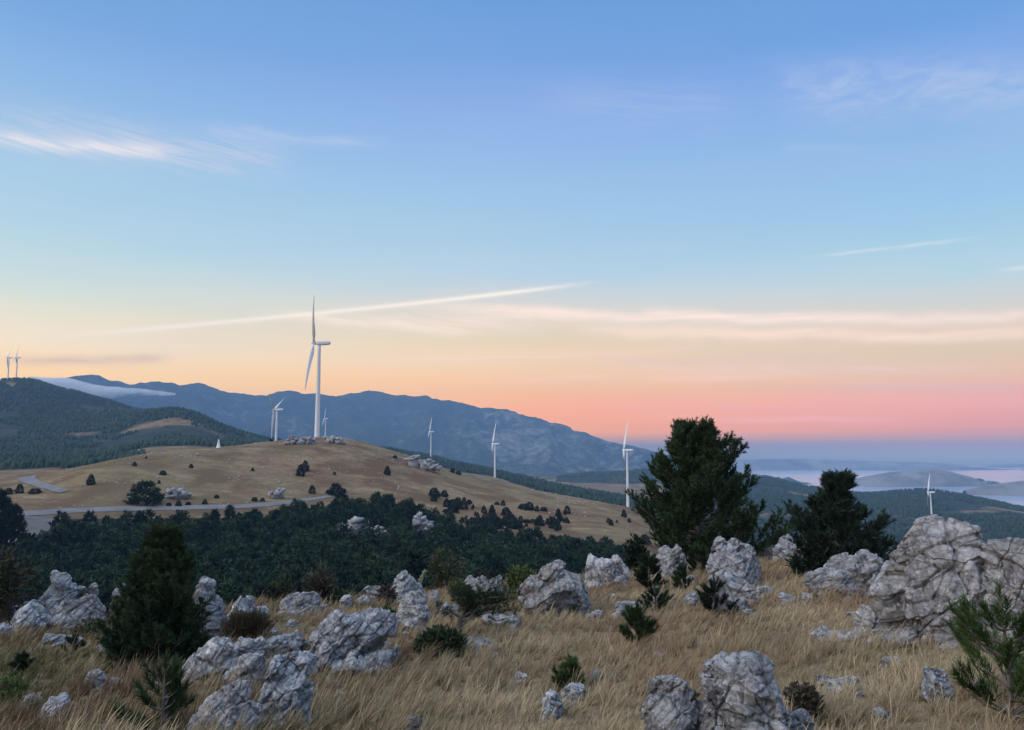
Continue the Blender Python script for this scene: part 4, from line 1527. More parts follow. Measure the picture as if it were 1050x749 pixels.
RK = [
    # far left outcrop
    ('pale pointed rock peak rising out of the far left outcrop', 57, 624, [(57, 602, 9, 16), (50, 612, 12, 10), (66, 612, 10, 10)], -35),
    ('lumpy grey boulder just below the pale pointed peak', 28, 652, [(30, 638, 14, 16), (20, 645, 11, 10), (38, 644, 8, 8)], -40),
    ('low grey rock cut by the left edge of the photo', 2, 658, [(3, 650, 11, 9), (-8, 652, 10, 7)], -20),
    ('large slanting grey slab between the pointed peak and the bushy pine', 72, 650, [(60, 635, 14, 11, -30), (78, 628, 15, 13, -30), (94, 628, 12, 15, -25), (70, 643, 18, 8)], -35),
    ('flat pale rock at the foot of the far left outcrop', 53, 662, [(48, 655, 11, 6), (62, 657, 10, 5)], -10),
    ('small pale stone on the skyline right of the pointed peak', 81, 612, [(81, 606, 6, 6)], 0),
    ('second small stone on the skyline, nearer the bushy pine', 94, 612, [(94, 606, 6, 6)], 0),
    ('white stone showing beside the left side of the bushy pine', 120, 619, [(120, 609, 8, 8), (126, 613, 5, 5)], 0),
    ('small dark broken stone among the brown bush at far left', 10, 634, [(8, 628, 6, 5), (14, 630, 5, 4)], 0),
    ('low broken stone left of the pointed peak', 26, 627, [(24, 622, 7, 4), (32, 622, 5, 4)], 0),
    # right of the bushy pine
    ('tall ragged rock pillar right behind the bushy pine', 218, 657, [(211, 600, 8, 9), (211, 612, 10, 12), (217, 628, 13, 18), (224, 640, 12, 16), (208, 630, 8, 14)], 20),
    ('smooth grey rock with a split top right of the ragged pillar', 248, 645, [(243, 625, 11, 14), (256, 618, 5, 9), (250, 632, 11, 11)], 60),
    ('small pale rock beside the split topped rock', 266, 638, [(266, 630, 10, 7)], 0),
    ('broad pale rock on the skyline left of the grey brown bush', 304, 631, [(296, 620, 12, 10, -20), (314, 620, 13, 10, -15), (322, 615, 6, 5)], -20),
    ('low stone in the grass at the foot of the grey brown bush', 330, 630, [(330, 625, 7, 4)], 0),
    ('small round stone below the green shrub on the skyline', 355, 623, [(355, 617, 6, 5)], 0),
    ('flat round stone left of the knobbly skyline rock', 371, 622, [(371, 617, 8, 5)], 0),
    ('knobbly two lobed rock on the skyline above the stratified outcrop', 383, 616, [(374, 604, 6, 5), (385, 608, 9, 7)], 0),
    ('highest rock of the outcrop beside the white flower stalk', 418, 616, [(409, 597, 10, 9), (420, 602, 11, 9), (430, 606, 8, 7), (412, 607, 11, 7)], -30),
    ('craggy upright rock below the white flower stalk', 424, 646, [(423, 618, 12, 10), (424, 630, 14, 13), (430, 638, 9, 9)], 10),
    ('smooth white block at the foot of the craggy upright rock', 419, 650, [(419, 643, 9, 6)], -20),
    ('small grey stone just right of the flower stalk', 446, 621, [(446, 613, 6, 7)], 0),
    ('little upright white stone alone in the grass slope', 404, 679, [(404, 671, 5, 8, 8)], 70),
    ('big stratified outcrop with slanting ribs in the middle of the slope', 362, 686, [(330, 650, 14, 13, -40), (352, 645, 20, 15, -15), (380, 642, 22, 12, -5), (398, 645, 12, 9), (345, 665, 22, 15, -30), (330, 676, 16, 13, -30), (372, 656, 22, 11, -20)], -42),
    ('low half buried slab between the bushy pine and the stratified outcrop', 292, 670, [(290, 661, 20, 9, -8), (308, 657, 10, 7)], -15),
    ('long jointed slab below the bushy pine, first of the lower left rocks', 222, 697, [(182, 688, 13, 8, -20), (203, 680, 16, 11, -25), (225, 672, 18, 14, -15), (248, 672, 17, 13, -5), (262, 671, 10, 10), (228, 685, 24, 9)], -70),
    ('dark middle block of the lower left rocks under the jointed slab', 250, 714, [(258, 688, 15, 13, -35), (242, 698, 14, 11, -30), (256, 702, 12, 10)], -35),
    ('grey folded rock at the bottom edge, lowest of the lower left rocks', 232, 762, [(225, 735, 18, 18, -45), (240, 718, 18, 13, -20), (212, 742, 13, 15), (248, 738, 15, 15, -30), (232, 750, 18, 12)], -40),
    ('large ribbed boulder on the right of the lower left rocks', 290, 742, [(285, 690, 18, 17, -35), (308, 683, 16, 13, -20), (280, 715, 15, 15, -40), (268, 730, 11, 12, -45), (300, 705, 17, 13, -20), (293, 725, 11, 10)], -42),
    # middle
    ('long pale flat topped rock behind the bent little pine', 493, 612, [(480, 600, 10, 8), (493, 600, 10, 8), (507, 600, 9, 8)], 80),
    ('low white rock under the crown of the bent little pine', 514, 643, [(500, 634, 10, 7), (518, 636, 13, 5), (530, 635, 8, 5)], -10),
    ('dark flat stone at the root of the bent little pine', 491, 671, [(480, 660, 7, 8), (495, 662, 13, 6), (506, 661, 7, 5)], -10),
    ('small grey stone left of the bent little pine', 460, 632, [(456, 624, 7, 6), (465, 626, 5, 5)], 0),
    ('tall cone shaped rock with a pointed summit, highest in the middle', 573, 628, [(571, 579, 8, 11, 15), (562, 590, 13, 14, -35), (573, 584, 10, 14), (548, 606, 16, 13, -40), (575, 604, 23, 16), (596, 606, 17, 15, 35), (606, 613, 12, 10, 40), (535, 603, 6, 6), (572, 618, 10, 8, -20), (560, 615, 22, 10)], -50),
    ('row of vertical fluted rocks left of the big dark pine', 620, 600, [(606, 580, 9, 10), (618, 580, 8, 9), (628, 583, 8, 9), (637, 577, 8, 10), (604, 590, 12, 8), (625, 590, 16, 8), (642, 585, 6, 8)], 80),
    ('low flat stone in the grass below the fluted rocks', 638, 602, [(638, 597, 8, 4)], 0),
    ('flat pale slab left of the bright green pine saplings', 642, 630, [(640, 623, 15, 5), (654, 621, 6, 6)], -5),
    ('rounded grey rock at the left foot of the big dark pine', 690, 592, [(685, 573, 13, 11), (697, 570, 10, 9), (680, 580, 10, 9), (695, 580, 12, 9)], -40),
    ('small mossy rock right under the trunk of the big dark pine', 709, 578, [(709, 563, 8, 7), (709, 570, 7, 7)], 0),
    ('massive crowned outcrop right below the big dark pine', 752, 600, [(738, 561, 10, 10), (752, 563, 12, 11), (766, 570, 11, 13), (775, 580, 9, 11), (745, 580, 14, 15), (735, 588, 10, 12), (762, 585, 14, 10)], -50),
    ('rounded boulder in front of the crowned outcrop', 748, 627, [(745, 600, 17, 13), (757, 610, 14, 13), (735, 606, 11, 10)], 40),
    ('small stone left of the sapling by the rounded boulder', 709, 622, [(709, 614, 8, 7)], 0),
    ('small upright rock between the crowned outcrop and the far pale one', 789, 577, [(789, 567, 9, 8)], 40),
    ('pale weathered rock left of the second pine', 811, 577, [(808, 562, 10, 12), (820, 563, 9, 9), (800, 568, 8, 8)], 50),
    ('flat stone in the grass right of the rounded boulder', 783, 612, [(783, 605, 9, 4)], 0),
    ('long dark flanked boulder at the foot of the second pine', 870, 607, [(845, 594, 15, 9, -15), (865, 585, 19, 12, -20), (885, 578, 17, 12, -20), (893, 585, 9, 15), (870, 596, 20, 9)], -20),
    ('pinkish rock wedged between the long boulder and the biggest one', 897, 608, [(897, 597, 10, 9)], 0),
    ('biggest grey boulder with a broad sloping face on the right', 955, 658, [(957, 572, 46, 30, -24), (992, 562, 24, 24, 14), (1003, 547, 10, 11, 35), (932, 588, 24, 24, -35), (918, 608, 18, 26), (935, 625, 24, 24), (962, 608, 38, 28), (992, 622, 34, 28), (950, 642, 20, 14)], -24),
    ('lichen covered boulder cut by the right edge behind the young pine', 1035, 655, [(1030, 574, 18, 22), (1046, 562, 17, 14), (1058, 590, 22, 30), (1025, 612, 22, 26), (1062, 575, 18, 26), (1045, 632, 24, 18)], 30),
    ('dark round stone at the left foot of the biggest boulder', 894, 650, [(894, 633, 16, 14)], 30),
    ('row of flat pale stones in the grass left of the dark round stone', 855, 658, [(840, 650, 13, 6), (860, 652, 14, 5), (878, 651, 10, 5)], -5),
    # bottom right
    ('dark crusted rock on the left of the bottom centre boulders', 695, 770, [(693, 713, 22, 22, 10), (680, 738, 20, 22, -30), (712, 742, 18, 26), (690, 752, 24, 14)], -40),
    ('large domed boulder with a dark cleft at the bottom edge', 762, 775, [(736, 693, 17, 15), (757, 704, 30, 34, 20), (760, 735, 28, 28), (792, 708, 17, 20, 40), (776, 692, 17, 14, 25), (736, 714, 17, 24), (803, 728, 12, 16, 20), (745, 752, 30, 16)], 25),
    ('low broken rock at the bottom edge right of the domed boulder', 815, 768, [(810, 745, 22, 15), (828, 745, 12, 13), (800, 752, 14, 10)], 0),
    ('flat pale slab in the grass right of the domed boulder', 855, 707, [(845, 699, 14, 6), (865, 699, 14, 6)], 0),
    ('pale boulder in the grass left of the young pine at the right edge', 960, 719, [(958, 701, 11, 12), (962, 708, 15, 10), (970, 697, 7, 8)], 20),
    ('grey stone half hidden behind the twigs of the young pine', 1008, 713, [(1007, 705, 11, 7)], 0),
    ('small stone in the grass below the biggest boulder', 915, 684, [(915, 678, 10, 4)], 0),
    ('little dark stone sunk in grass near the bottom right', 904, 740, [(904, 733, 9, 6)], 0),
    ('lichen spotted stone left of the small green plant', 567, 739, [(567, 724, 12, 13)], 20),
    ('paler stone touching the small green plant', 589, 720, [(589, 709, 12, 8, -20)], 0),
    ('slanting grey stone in the grass at the bottom edge', 422, 754, [(422, 742, 8, 10, -45)], -45),
    ('tiny pale stone alone in the middle of the grass slope', 535, 699, [(535, 694, 7, 4)], 0),
    # bottom left
    ('pale stone in the grass below the bushy pine, left of a pair', 100, 705, [(100, 696, 10, 8)], 0),
    ('flat white stone in the grass below the bushy pine, right of a pair', 117, 706, [(117, 700, 11, 4)], 0),
    ('small bluish stone near the left edge beside the weeds', 30, 728, [(31, 720, 11, 7)], 0),
    ('sloping pale rock in the grass at lower left', 56, 736, [(52, 723, 15, 9, -18), (66, 718, 9, 6)], -18),
    ('little stone at the bottom edge left of the small pine shoots', 104, 757, [(104, 749, 8, 6)], 0),
    ('small white stone under the left skirt of the bushy pine', 107, 669, [(107, 663, 6, 4)], 0),
]
for lb, bx, by, bl, bed in RK:
    rock(lb, bx, by, bl, bed, rough=.55 if 'biggest' in lb and 'sloping' in lb else .8 if 'domed boulder with' in lb else 1.0, grain=2.2 if 'biggest' in lb and 'sloping' in lb or 'domed boulder with' in lb else 1.35)
def crag(label, base_px, base_row, blobs):
    """a distant outcrop: a pile of angular blocks grown together"""
    rng = np.random.default_rng(int(base_px * 7 + base_row))
    foot = cast(base_px, base_row, 60, 3000)
    c, s = math.cos(PITCH), math.sin(PITCH)
    sc = (foot[1] * c + foot[2] * s) / F_PX
    view = np.array([foot[0], foot[1], 0.0]); view /= np.linalg.norm(view)
    right = np.array([view[1], -view[0], 0.0]); up = np.array([0, 0, 1.0])
    fx0, fy0 = to_px(*foot)
    V, F, o = [], [], 0
    cube = np.array([(x, y, z) for z in (-1, 1) for y in (-1, 1) for x in (-1, 1)], float)
    cf = np.array([(0, 2, 3, 1), (4, 5, 7, 6), (0, 1, 5, 4), (2, 6, 7, 3), (0, 4, 6, 2), (1, 3, 7, 5)])
    for b in blobs:
        for k in range(12):
            cx = b[0] + rng.normal(0, .45) * b[2]; cy = b[1] + rng.uniform(-.75, 1.0) * b[3]
            v = cube * (1 + rng.uniform(-.45, .25, cube.shape)) * np.array([b[2] * .38, b[2] * .40, b[3] * .42]) * rng.uniform(.5, 1.15)
            m = np.array(Euler(rng.normal(0, .45, 3)).to_matrix())
            v = (v @ m.T) * sc
            w = (cx - fx0) * sc * right + (fy0 - cy) * sc * up + view * rng.normal(0, .5) * b[2] * sc
            V.append(v[:, :1] * right + v[:, 1:2] * view + v[:, 2:3] * up + w); F.append(cf + o); o += 8
        hb = max(2.0, fy0 - b[1])
        v = cube * np.array([b[2] * .75, b[2] * .7, hb * .62]) * sc * (1 + rng.uniform(-.25, .05, cube.shape))
        w = (b[0] - fx0) * sc * right + hb * .42 * sc * up
        V.append(v[:, :1] * right + v[:, 1:2] * view + v[:, 2:3] * up + w); F.append(cf + o); o += 8
    tag(link_mesh('rock', np_mesh('rock', np.concatenate(V), np.concatenate(F), M_ROCK), None, foot), label, 'rock')


# loose stones around the outcrops
LS = np.random.default_rng(404)
for ax_, ay_, n_ in ((70, 662, 4), (150, 700, 3), (300, 668, 5), (330, 700, 5), (225, 705, 4), (400, 660, 4), (440, 640, 4), (520, 632, 4), (590, 634, 4), (650, 612, 3), (700, 604, 3), (775, 618, 5), (820, 600, 3), (860, 625, 4), (930, 668, 4), (980, 672, 4), (720, 672, 3), (850, 715, 4), (640, 690, 3)):
    for k in range(n_):
        cx_, cy_ = ax_ + LS.normal(0, 24), ay_ + LS.normal(0, 9)
        w_ = LS.uniform(3.0, 8.5)
        rock('one of the smallest loose stones lying in the grass around the outcrops', cx_, cy_ + 2, [(cx_, cy_ - w_ * .2, w_, w_ * LS.uniform(.4, .62))], 0, group='small loose stones around the outcrops')
# crags within the valley forest and on the hill
for lb, bx, by, bl, bed in [
    ('white crag showing above the trees in the middle of the valley', 362, 547, [(352, 541, 8, 6), (364, 537, 10, 7), (373, 538, 7, 6)], -20),
    ('pinkish crag among the valley trees, right of the white crag', 434, 546, [(427, 533, 6, 6), (434, 538, 9, 7), (440, 542, 8, 5)], 30),
    ('small crag between the white and the pinkish one in the valley', 391, 550, [(388, 543, 7, 4), (396, 547, 6, 4)], 0),
    ('broken rock pile left of the tallest turbine on the hill top', 299, 456, [(296, 453, 4, 3), (301, 451, 4, 4)], 0),
    ('rock pile right at the foot of the tallest turbine', 313, 456, [(310, 451, 4, 4), (316, 452, 4, 4), (320, 454, 3, 3)], 0),
    ('low crag right of the tallest turbine on the hill top', 343, 455, [(338, 450, 5, 3), (348, 452, 6, 3)], 0),
    ('grey ledge on the hill flank above the road', 182, 511, [(176, 507, 6, 4), (184, 506, 7, 4), (190, 508, 4, 3)], 0),
    ('pale ledge where the road bends behind the hill', 285, 511, [(282, 507, 6, 4), (288, 504, 4, 4)], 30),
    ('long crag on the right shoulder of the grassy hill', 433, 481, [(424, 470, 7, 3), (436, 474, 7, 3, 25), (447, 479, 6, 3, 25)], 25),
]:
    crag(lb, bx, by, bl)

# loose stones strewn over the turbine hill: past counting
def strewn():
    rng = np.random.default_rng(5)
    n = 5200
    px = rng.uniform(20, 645, n); r = rng.uniform(415, 690, n)
    a = np.arctan((px - PW / 2) / F_PX / math.cos(PITCH))
    x, y = r * np.sin(a), r * np.cos(a)
    p = np.stack([x, y, 0 * x], 1)
    dens = fbm(p / 38, 4, 66)
    ok = dens + .35 * (np.exp(-((px - 350) / 60) ** 2 - ((r - 655) / 25) ** 2) + np.exp(-((px - 440) / 40) ** 2 - ((r - 640) / 30) ** 2)) > rng.uniform(.12, .5, n)
    x, y = x[ok], y[ok]
    z = height(x, y)
    m = len(x)
    oct_v = ICO_V[:42] if False else None
    base = np.array([[1, 0, 0], [.3, .95, 0], [-.8, .6, 0], [-.8, -.6, 0], [.3, -.95, 0], [.1, .1, 1.0], [0, 0, -.5]])
    f = [[0, 1, 5], [1, 2, 5], [2, 3, 5], [3, 4, 5], [4, 0, 5], [1, 0, 6], [2, 1, 6], [3, 2, 6], [4, 3, 6], [0, 4, 6]]
    s = rng.lognormal(-.75, .45, m)
    V = base[None] * (rng.uniform(.7, 1.3, (m, 7, 1))) * np.stack([s, s * rng.uniform(.7, 1.2, m), s * rng.uniform(.4, .9, m)], 1)[:, None]
    an = rng.uniform(0, 6.28, m)
    c, sn = np.cos(an)[:, None], np.sin(an)[:, None]
    V = np.stack([V[..., 0] * c - V[..., 1] * sn + x[:, None], V[..., 0] * sn + V[..., 1] * c + y[:, None], V[..., 2] + z[:, None]], -1)
    F = (np.array(f)[None] + (np.arange(m) * 7)[:, None, None]).reshape(-1, 3)
    o = link_mesh('rubble', np_mesh('rubble', V.reshape(-1, 3), F, M_ROCK))
    tag(o, 'countless pale stones strewn over the grassy hill', 'stones', kind='stuff')


strewn()

# ------------------------------------------------------------------ shrubs and small trees on the turbine hill
SHRUB_T = [tree_mesh('hill_shrub', mini_pine(40 + s, h_, w_, 300, 7, sz, cn, .0), M_FOREST) for s, h_, w_, cn, sz in ((0, 3.4, 1.9, .7, .6), (1, 5.0, 1.7, .9, .6), (2, 2.2, 1.9, .5, .5), (3, 4.2, 1.3, 1.1, .5))]


def hill_plant(px, row, hpx, kind, label, group='dark shrubs dotted over the grassy hill', name='juniper', cat='shrub', wide=1.0):
    g = cast(px, row, 300, 2000)
    if g is None:
        return
    rr_ = math.hypot(g[0], g[1])
    H = hpx / F_PX * rr_
    h0 = (3.4, 5.0, 2.2, 4.2)[kind]
    o = link_mesh(name, SHRUB_T[kind], None, g)
    s = H / h0
    o.scale = (s * wide, s * wide, s)
    o.location = g - np.array([0, 0, .06 * H])
    o.rotation_euler = (0, 0, (px * 1.7 + row) % 6.28)
    tag(o, label, cat, group)


hill_plant(149, 516, 19, 0, 'round dark tree standing alone above the road on the grassy hill', None, 'pine_tree', 'pine tree', 1.15)
hill_plant(93, 497, 9, 3, 'small upright dark tree left on the hill above the road bend', None, 'pine_tree', 'pine tree')
hill_plant(308, 488, 11, 3, 'left one of two small upright pines below the tallest turbine', None, 'pine_tree', 'pine tree')
hill_plant(313, 483, 10, 3, 'right one of two small upright pines below the tallest turbine', None, 'pine_tree', 'pine tree')
hill_plant(397, 487, 9, 3, 'little upright pine alone on the bare right half of the hill', None, 'pine_tree', 'pine tree')
hill_plant(320, 506, 8, 1, 'small pine above the forest edge where the road ends', None, 'pine_tree', 'pine tree')
hill_plant(344, 508, 11, 0, 'bushy tree at the upper edge of the valley forest', None, 'pine_tree', 'pine tree')
hill_plant(20, 506, 8, 1, 'dark tree beside the road bend at far left', None, 'pine_tree', 'pine tree')
hill_plant(9, 507, 5, 0, 'low bush left of the dark tree by the road bend', None)
hill_plant(36, 506, 4, 2, 'low green bush inside the road bend', None, wide=1.2)
DOT = 'dark shrub dotted on the dry grass of the turbine hill'
for px, row, h_, k in ((138, 478, 5, 0), (150, 471, 4, 1), (196, 480, 5, 0), (167, 487, 5, 2), (163, 496, 4, 0), (183, 519, 7, 0), (193, 518, 4, 2), (210, 517, 6, 0), (173, 519, 4, 2), (261, 514, 5, 2), (269, 514, 4, 2), (259, 483, 4, 0),
                       (278, 453, 4, 0), (338, 451, 4, 0), (343, 487, 4, 0), (352, 505, 5, 2), (337, 506, 5, 2), (405, 470, 4, 2), (424, 475, 4, 0), (430, 478, 5, 2), (438, 481, 5, 2), (445, 483, 4, 2),
                       (464, 485, 6, 0), (470, 487, 5, 2), (427, 470, 3, 2), (222, 511, 4, 2)):
    hill_plant(px, row, h_ * .72, k, DOT, wide=.8)
SC = np.random.default_rng(8)
SCR = 'dark green bush scattered on the brown flank right of the valley forest'
n_s = 0
for _ in range(1100):
    px = SC.uniform(430, 662); row = SC.uniform(508, 572)
    lim = np.interp(px, [430, 470, 520, 560, 600, 650], [545, 550, 560, 568, 572, 572])
    top = np.interp(px, [430, 500, 560, 640], [505, 516, 524, 530])
    if row > lim or row < top:
        continue
    d = vnoise(np.array([[px / 26, row / 9, .5]]), 71)[0]
    if d < SC.uniform(-.25, .75):
        continue
    k = int(SC.integers(0, 4))
    hill_plant(px, row, SC.uniform(3, 9) * (1 if k != 2 else .6), k, SCR, 'bushes on the brown flank of the hill', 'shrub')
    n_s += 1
    if n_s > 190:
        break

# ------------------------------------------------------------------ foreground pines
def env(pairs):
    t, r = zip(*pairs)
    return lambda x: float(np.interp(x, t, r))


def place(px, row):
    return foot_on_slope(px, row)


def extra(g, row):
    """rows by which the foot lies lower than where the photo shows the plant come out of the grass or rocks"""
    return max(0.0, to_px(*g)[1] - row)


# the big black pine
g = place(712, 581); s_ = math.hypot(g[0], g[1]) / F_PX
def crown(left, right, sh, k1, k2, seed_):
    """crown outline in fractions of the height; the shoots reach past the limbs, so the limbs are kept shorter"""
    L_, R_ = env(left), env(right)

    def f(t, ph):
        c = math.cos(ph)
        w_ = (R_(t) if c > 0 else L_(t)) * (.80 + .20 * abs(c)) * (1 + .20 * math.sin(k1 * t + k2 * ph + seed_))
        return max(0.0, (w_ - sh) / 1.02)
    return f


HB = 151 * s_ * .90
fb = crown([(0, .36), (.1, .38), (.2, .49), (.34, .48), (.47, .41), (.60, .33), (.735, .25), (.87, .18), (1, .09)],
           [(0, .44), (.1, .58), (.2, .62), (.34, .58), (.44, .46), (.60, .43), (.735, .36), (.87, .26), (1, .10)], .035, 11, 3, .4)
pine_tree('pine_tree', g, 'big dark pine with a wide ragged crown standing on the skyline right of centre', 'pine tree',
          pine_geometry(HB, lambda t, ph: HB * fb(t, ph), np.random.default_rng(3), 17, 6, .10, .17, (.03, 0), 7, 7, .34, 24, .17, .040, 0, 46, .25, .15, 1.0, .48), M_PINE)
# second pine
g = place(858, 589); s_ = math.hypot(g[0], g[1]) / F_PX
H2 = 104 * s_ * .81
f2_ = crown([(0, .42), (.13, .42), (.28, .45), (.42, .42), (.56, .35), (.66, .32), (.74, .16), (.80, .06), (.86, .10), (.93, .15), (1, .07)],
            [(0, .42), (.10, .64), (.20, .62), (.28, .58), (.42, .49), (.56, .47), (.62, .22), (.72, .10), (.80, .06), (.86, .10), (.93, .17), (1, .07)], .04, 13, 2, 1.2)
pine_tree('pine_tree', g, 'second pine with a knotted leader and bare lower limbs, left of the biggest boulder', 'pine tree',
          pine_geometry(H2, lambda t, ph: H2 * f2_(t, ph), np.random.default_rng(19), 12, 5, .10, .13, (.02, 0), 6, 6, .27, 24, .15, .030, 0, 48, .35, .16, 1.0, .54), M_PINE_L)
# bushy young pine on the left
g = place(157, 684); s_ = math.hypot(g[0], g[1]) / F_PX
H3 = 152 * s_ * .79
f3_ = crown([(0, .36), (.15, .42), (.28, .39), (.41, .34), (.54, .28), (.67, .22), (.8, .16), (.89, .12), (1, .08)],
            [(0, .40), (.15, .45), (.28, .44), (.41, .39), (.54, .32), (.67, .24), (.8, .17), (.89, .13), (1, .08)], .05, 15, 4, 2.2)
pine_tree('pine_tree', g, 'dense bushy young pine touching the ground among the rocks on the left', 'pine tree',
          pine_geometry(H3, lambda t, ph: H3 * f3_(t, ph), np.random.default_rng(23), 18, 7, .04, .06, (.03, 0), 7, 6, .14, 30, .085, .012, 4, 52, 0, .18, 1.0, .3), M_PINE_L)
# the small wind-bent pine: trunk leaning right, crown a flat flag
g = place(470, 655); s_ = math.hypot(g[0], g[1]) / F_PX
rb = np.random.default_rng(31)
trk = np.array([(0, 0, -.3), (0, 0, 0), (.0, .02, 10), (2, .02, 20), (6, 0, 28), (12, 0, 33), (22, 0, 36)], float) * np.array([s_, s_, s_]); trk[0, 2] = -.25
wood = [tube(trk, [.075, .065, .055, .05, .045, .035, .02], 8)]
P, D, Ln = [], [], []
for k in range(26):
    u = rb.uniform(.3, 1)
    b0 = np.array([np.interp(u, np.linspace(0, 1, len(trk)), trk[:, c]) for c in range(3)])
    if k < 2:
        e = np.array([rb.uniform(-18, -10), rb.uniform(-6, 6), rb.uniform(26, 32)]) * s_
        b0 = trk[3]
    elif k < 6:
        e = np.array([rb.uniform(-8, 4), rb.uniform(-10, 10), rb.uniform(34, 44)]) * s_
    else:
        e = np.array([rb.uniform(2, 62), rb.uniform(-16, 16), 0]); e[2] = 32 + 8 * math.sin(e[0] / 62 * 3.0) + rb.uniform(-9, 9); e = e * s_
    mid = (b0 + e) / 2 + np.array([0, 0, 3 * s_])
    wood.append(tube(np.stack([b0, mid, e]), [.028, .018, .008], 5))
    if k == 0:
        continue
    for q_ in range(16):
        w_ = rb.uniform(.45, 1.05)
        o_ = b0 + (e - b0) * w_ + rb.normal(0, 3.0, 3) * s_
        P.append(o_); D.append(rb.normal(0, .6, 3) + np.array([.4, 0, .55])); Ln.append(rb.uniform(.1, .2))
V_, F_, C_ = brush(P, D, Ln, rb, 26, .095, .0095, 1.0)
pine_tree('pine_tree', g, 'little wind bent pine leaning right with a flat green crown', 'pine tree', (join_vf(wood), (V_, F_, C_)), M_PINE_Y)


def sapling(px, row, hpx, wpx, seed, label, mat=M_PINE_Y, name='pine_sapling', cat='pine sapling', stems=6, dens=5, needle=.09, width=.007, slen=.16, lean=(0, 0), shape=None):
    """an open young pine: few upswept shoots like bottle brushes"""
    g = place(px, row)
    s = math.hypot(g[0], g[1]) / F_PX
    rng = np.random.default_rng(seed)
    H = (hpx + extra(g, row)) * s
    Wd = wpx * .5 * s
    wood = [tube(np.array([[0, 0, -.12], [0, 0, H * .3], [lean[0] * H * .5, 0, H * .7], [lean[0] * H, lean[1] * H, H * .92]]), [.022, .018, .012, .006], 6)]
    P, D, L = [], [], []
    for i in range(stems):
        t = .08 + .84 * i / max(1, stems - 1)
        for k in range(dens):
            ph = rng.uniform(0, 6.28)
            rr_ = Wd * (1 - t * .72) * rng.uniform(.55, 1.05)
            b0 = np.array([lean[0] * H * t, 0, H * t * .75])
            e = b0 + np.array([math.cos(ph) * rr_, math.sin(ph) * rr_, rr_ * rng.uniform(.25, .8) + .03])
            mid = (b0 + e) / 2 - np.array([0, 0, rr_ * .1])
            wood.append(tube(np.stack([b0, mid, e]), [.010, .008, .004], 4))
            dv = e - mid
            ns = max(2, int(np.linalg.norm(e - b0) / (slen * .55)))
            for j in range(ns):
                w_ = .3 + .7 * (j + 1) / ns
                P.append(b0 + (e - b0) * w_ - dv / (np.linalg.norm(dv) + 1e-6) * slen * .4 + rng.normal(0, .012, 3)); D.append(dv / (np.linalg.norm(dv) + 1e-6) + np.array([0, 0, .35]) + rng.normal(0, .15, 3)); L.append(slen * rng.uniform(.7, 1.2))
    P.append([lean[0] * H, lean[1] * H, H * .78]); D.append([0, 0, 1]); L.append(slen * 1.3)
    V, F, C = brush(P, D, L, rng, 64, needle * 1.15, width * 1.35, .8)
    return pine_tree(name, g, label, cat, (join_vf(wood), (V, F, C)), mat)


sapling(166, 758, 66, 72, 1, 'pine sapling with open bottle brush shoots at the bottom left edge', stems=5, dens=5, slen=.17)
sapling(22, 696, 19, 18, 2, 'tiny young pine alone in the dry grass near the left edge', stems=5, dens=5, needle=.07, slen=.1)
sapling(584, 711, 30, 34, 3, 'small dark green pine plant behind two stones in the grass', stems=4, dens=7, needle=.08, slen=.12)
sapling(654, 664, 42, 44, 4, 'bright green pine sapling with two dense tufts, lowest of the sapling cluster', stems=5, dens=7, needle=.09, slen=.15)
sapling(672, 628, 22, 36, 5, 'low dark sprawling pine just above the bright green sapling', M_PINE, stems=3, dens=9, needle=.08, slen=.14)
sapling(666, 606, 38, 34, 6, 'bright green young pine bush by the rounded grey rock', stems=6, dens=8, needle=.10, slen=.18, width=.011)
sapling(733, 633, 36, 46, 7, 'greyish pine sapling in front of the rounded boulder', M_PINE, stems=5, dens=7, needle=.09, slen=.18)
sapling(701, 607, 26, 28, 8, 'small olive pine sapling in the grass below the mossy rock', M_PINE, stems=4, dens=7, needle=.09, slen=.16, width=.010)
sapling(717, 590, 32, 32, 9, 'dark pine bush wedged between the mossy rock and the crowned outcrop', M_PINE, stems=5, dens=9, needle=.10, slen=.18, width=.011)
sapling(1038, 742, 108, 130, 10, 'young pine with long open shoots cut by the right edge', stems=7, dens=5, needle=.10, slen=.22, lean=(-.03, 0))
sapling(74, 671, 12, 22, 11, 'spiky little plant in the grass left of the bushy pine', M_PINE, stems=2, dens=6, needle=.06, slen=.09)


def bush(px, row, hpx, wpx, seed, label, mat, n, leaf, aspect=.5, dry=0.0, name='shrub', cat='shrub', lobes=5, up=.3, twigs=14):
    g = place(px, row)
    s = math.hypot(g[0], g[1]) / F_PX
    rng = np.random.default_rng(seed)
    H, Wd = (hpx + extra(g, row)) * s, wpx * .5 * s
    bl = [(0, 0, H * .45, Wd * .7, Wd * .6, H * .5)]
    for k in range(lobes):
        a = rng.uniform(0, 6.28); q_ = rng.uniform(.3, .75)
        bl.append((math.cos(a) * Wd * q_, math.sin(a) * Wd * q_ * .8, H * rng.uniform(.25, .72), Wd * rng.uniform(.25, .42), Wd * rng.uniform(.25, .42), H * rng.uniform(.18, .34)))
    return shrub(name, g, label, cat, bl, rng, n, leaf, mat, aspect, dry, None, twigs, up)


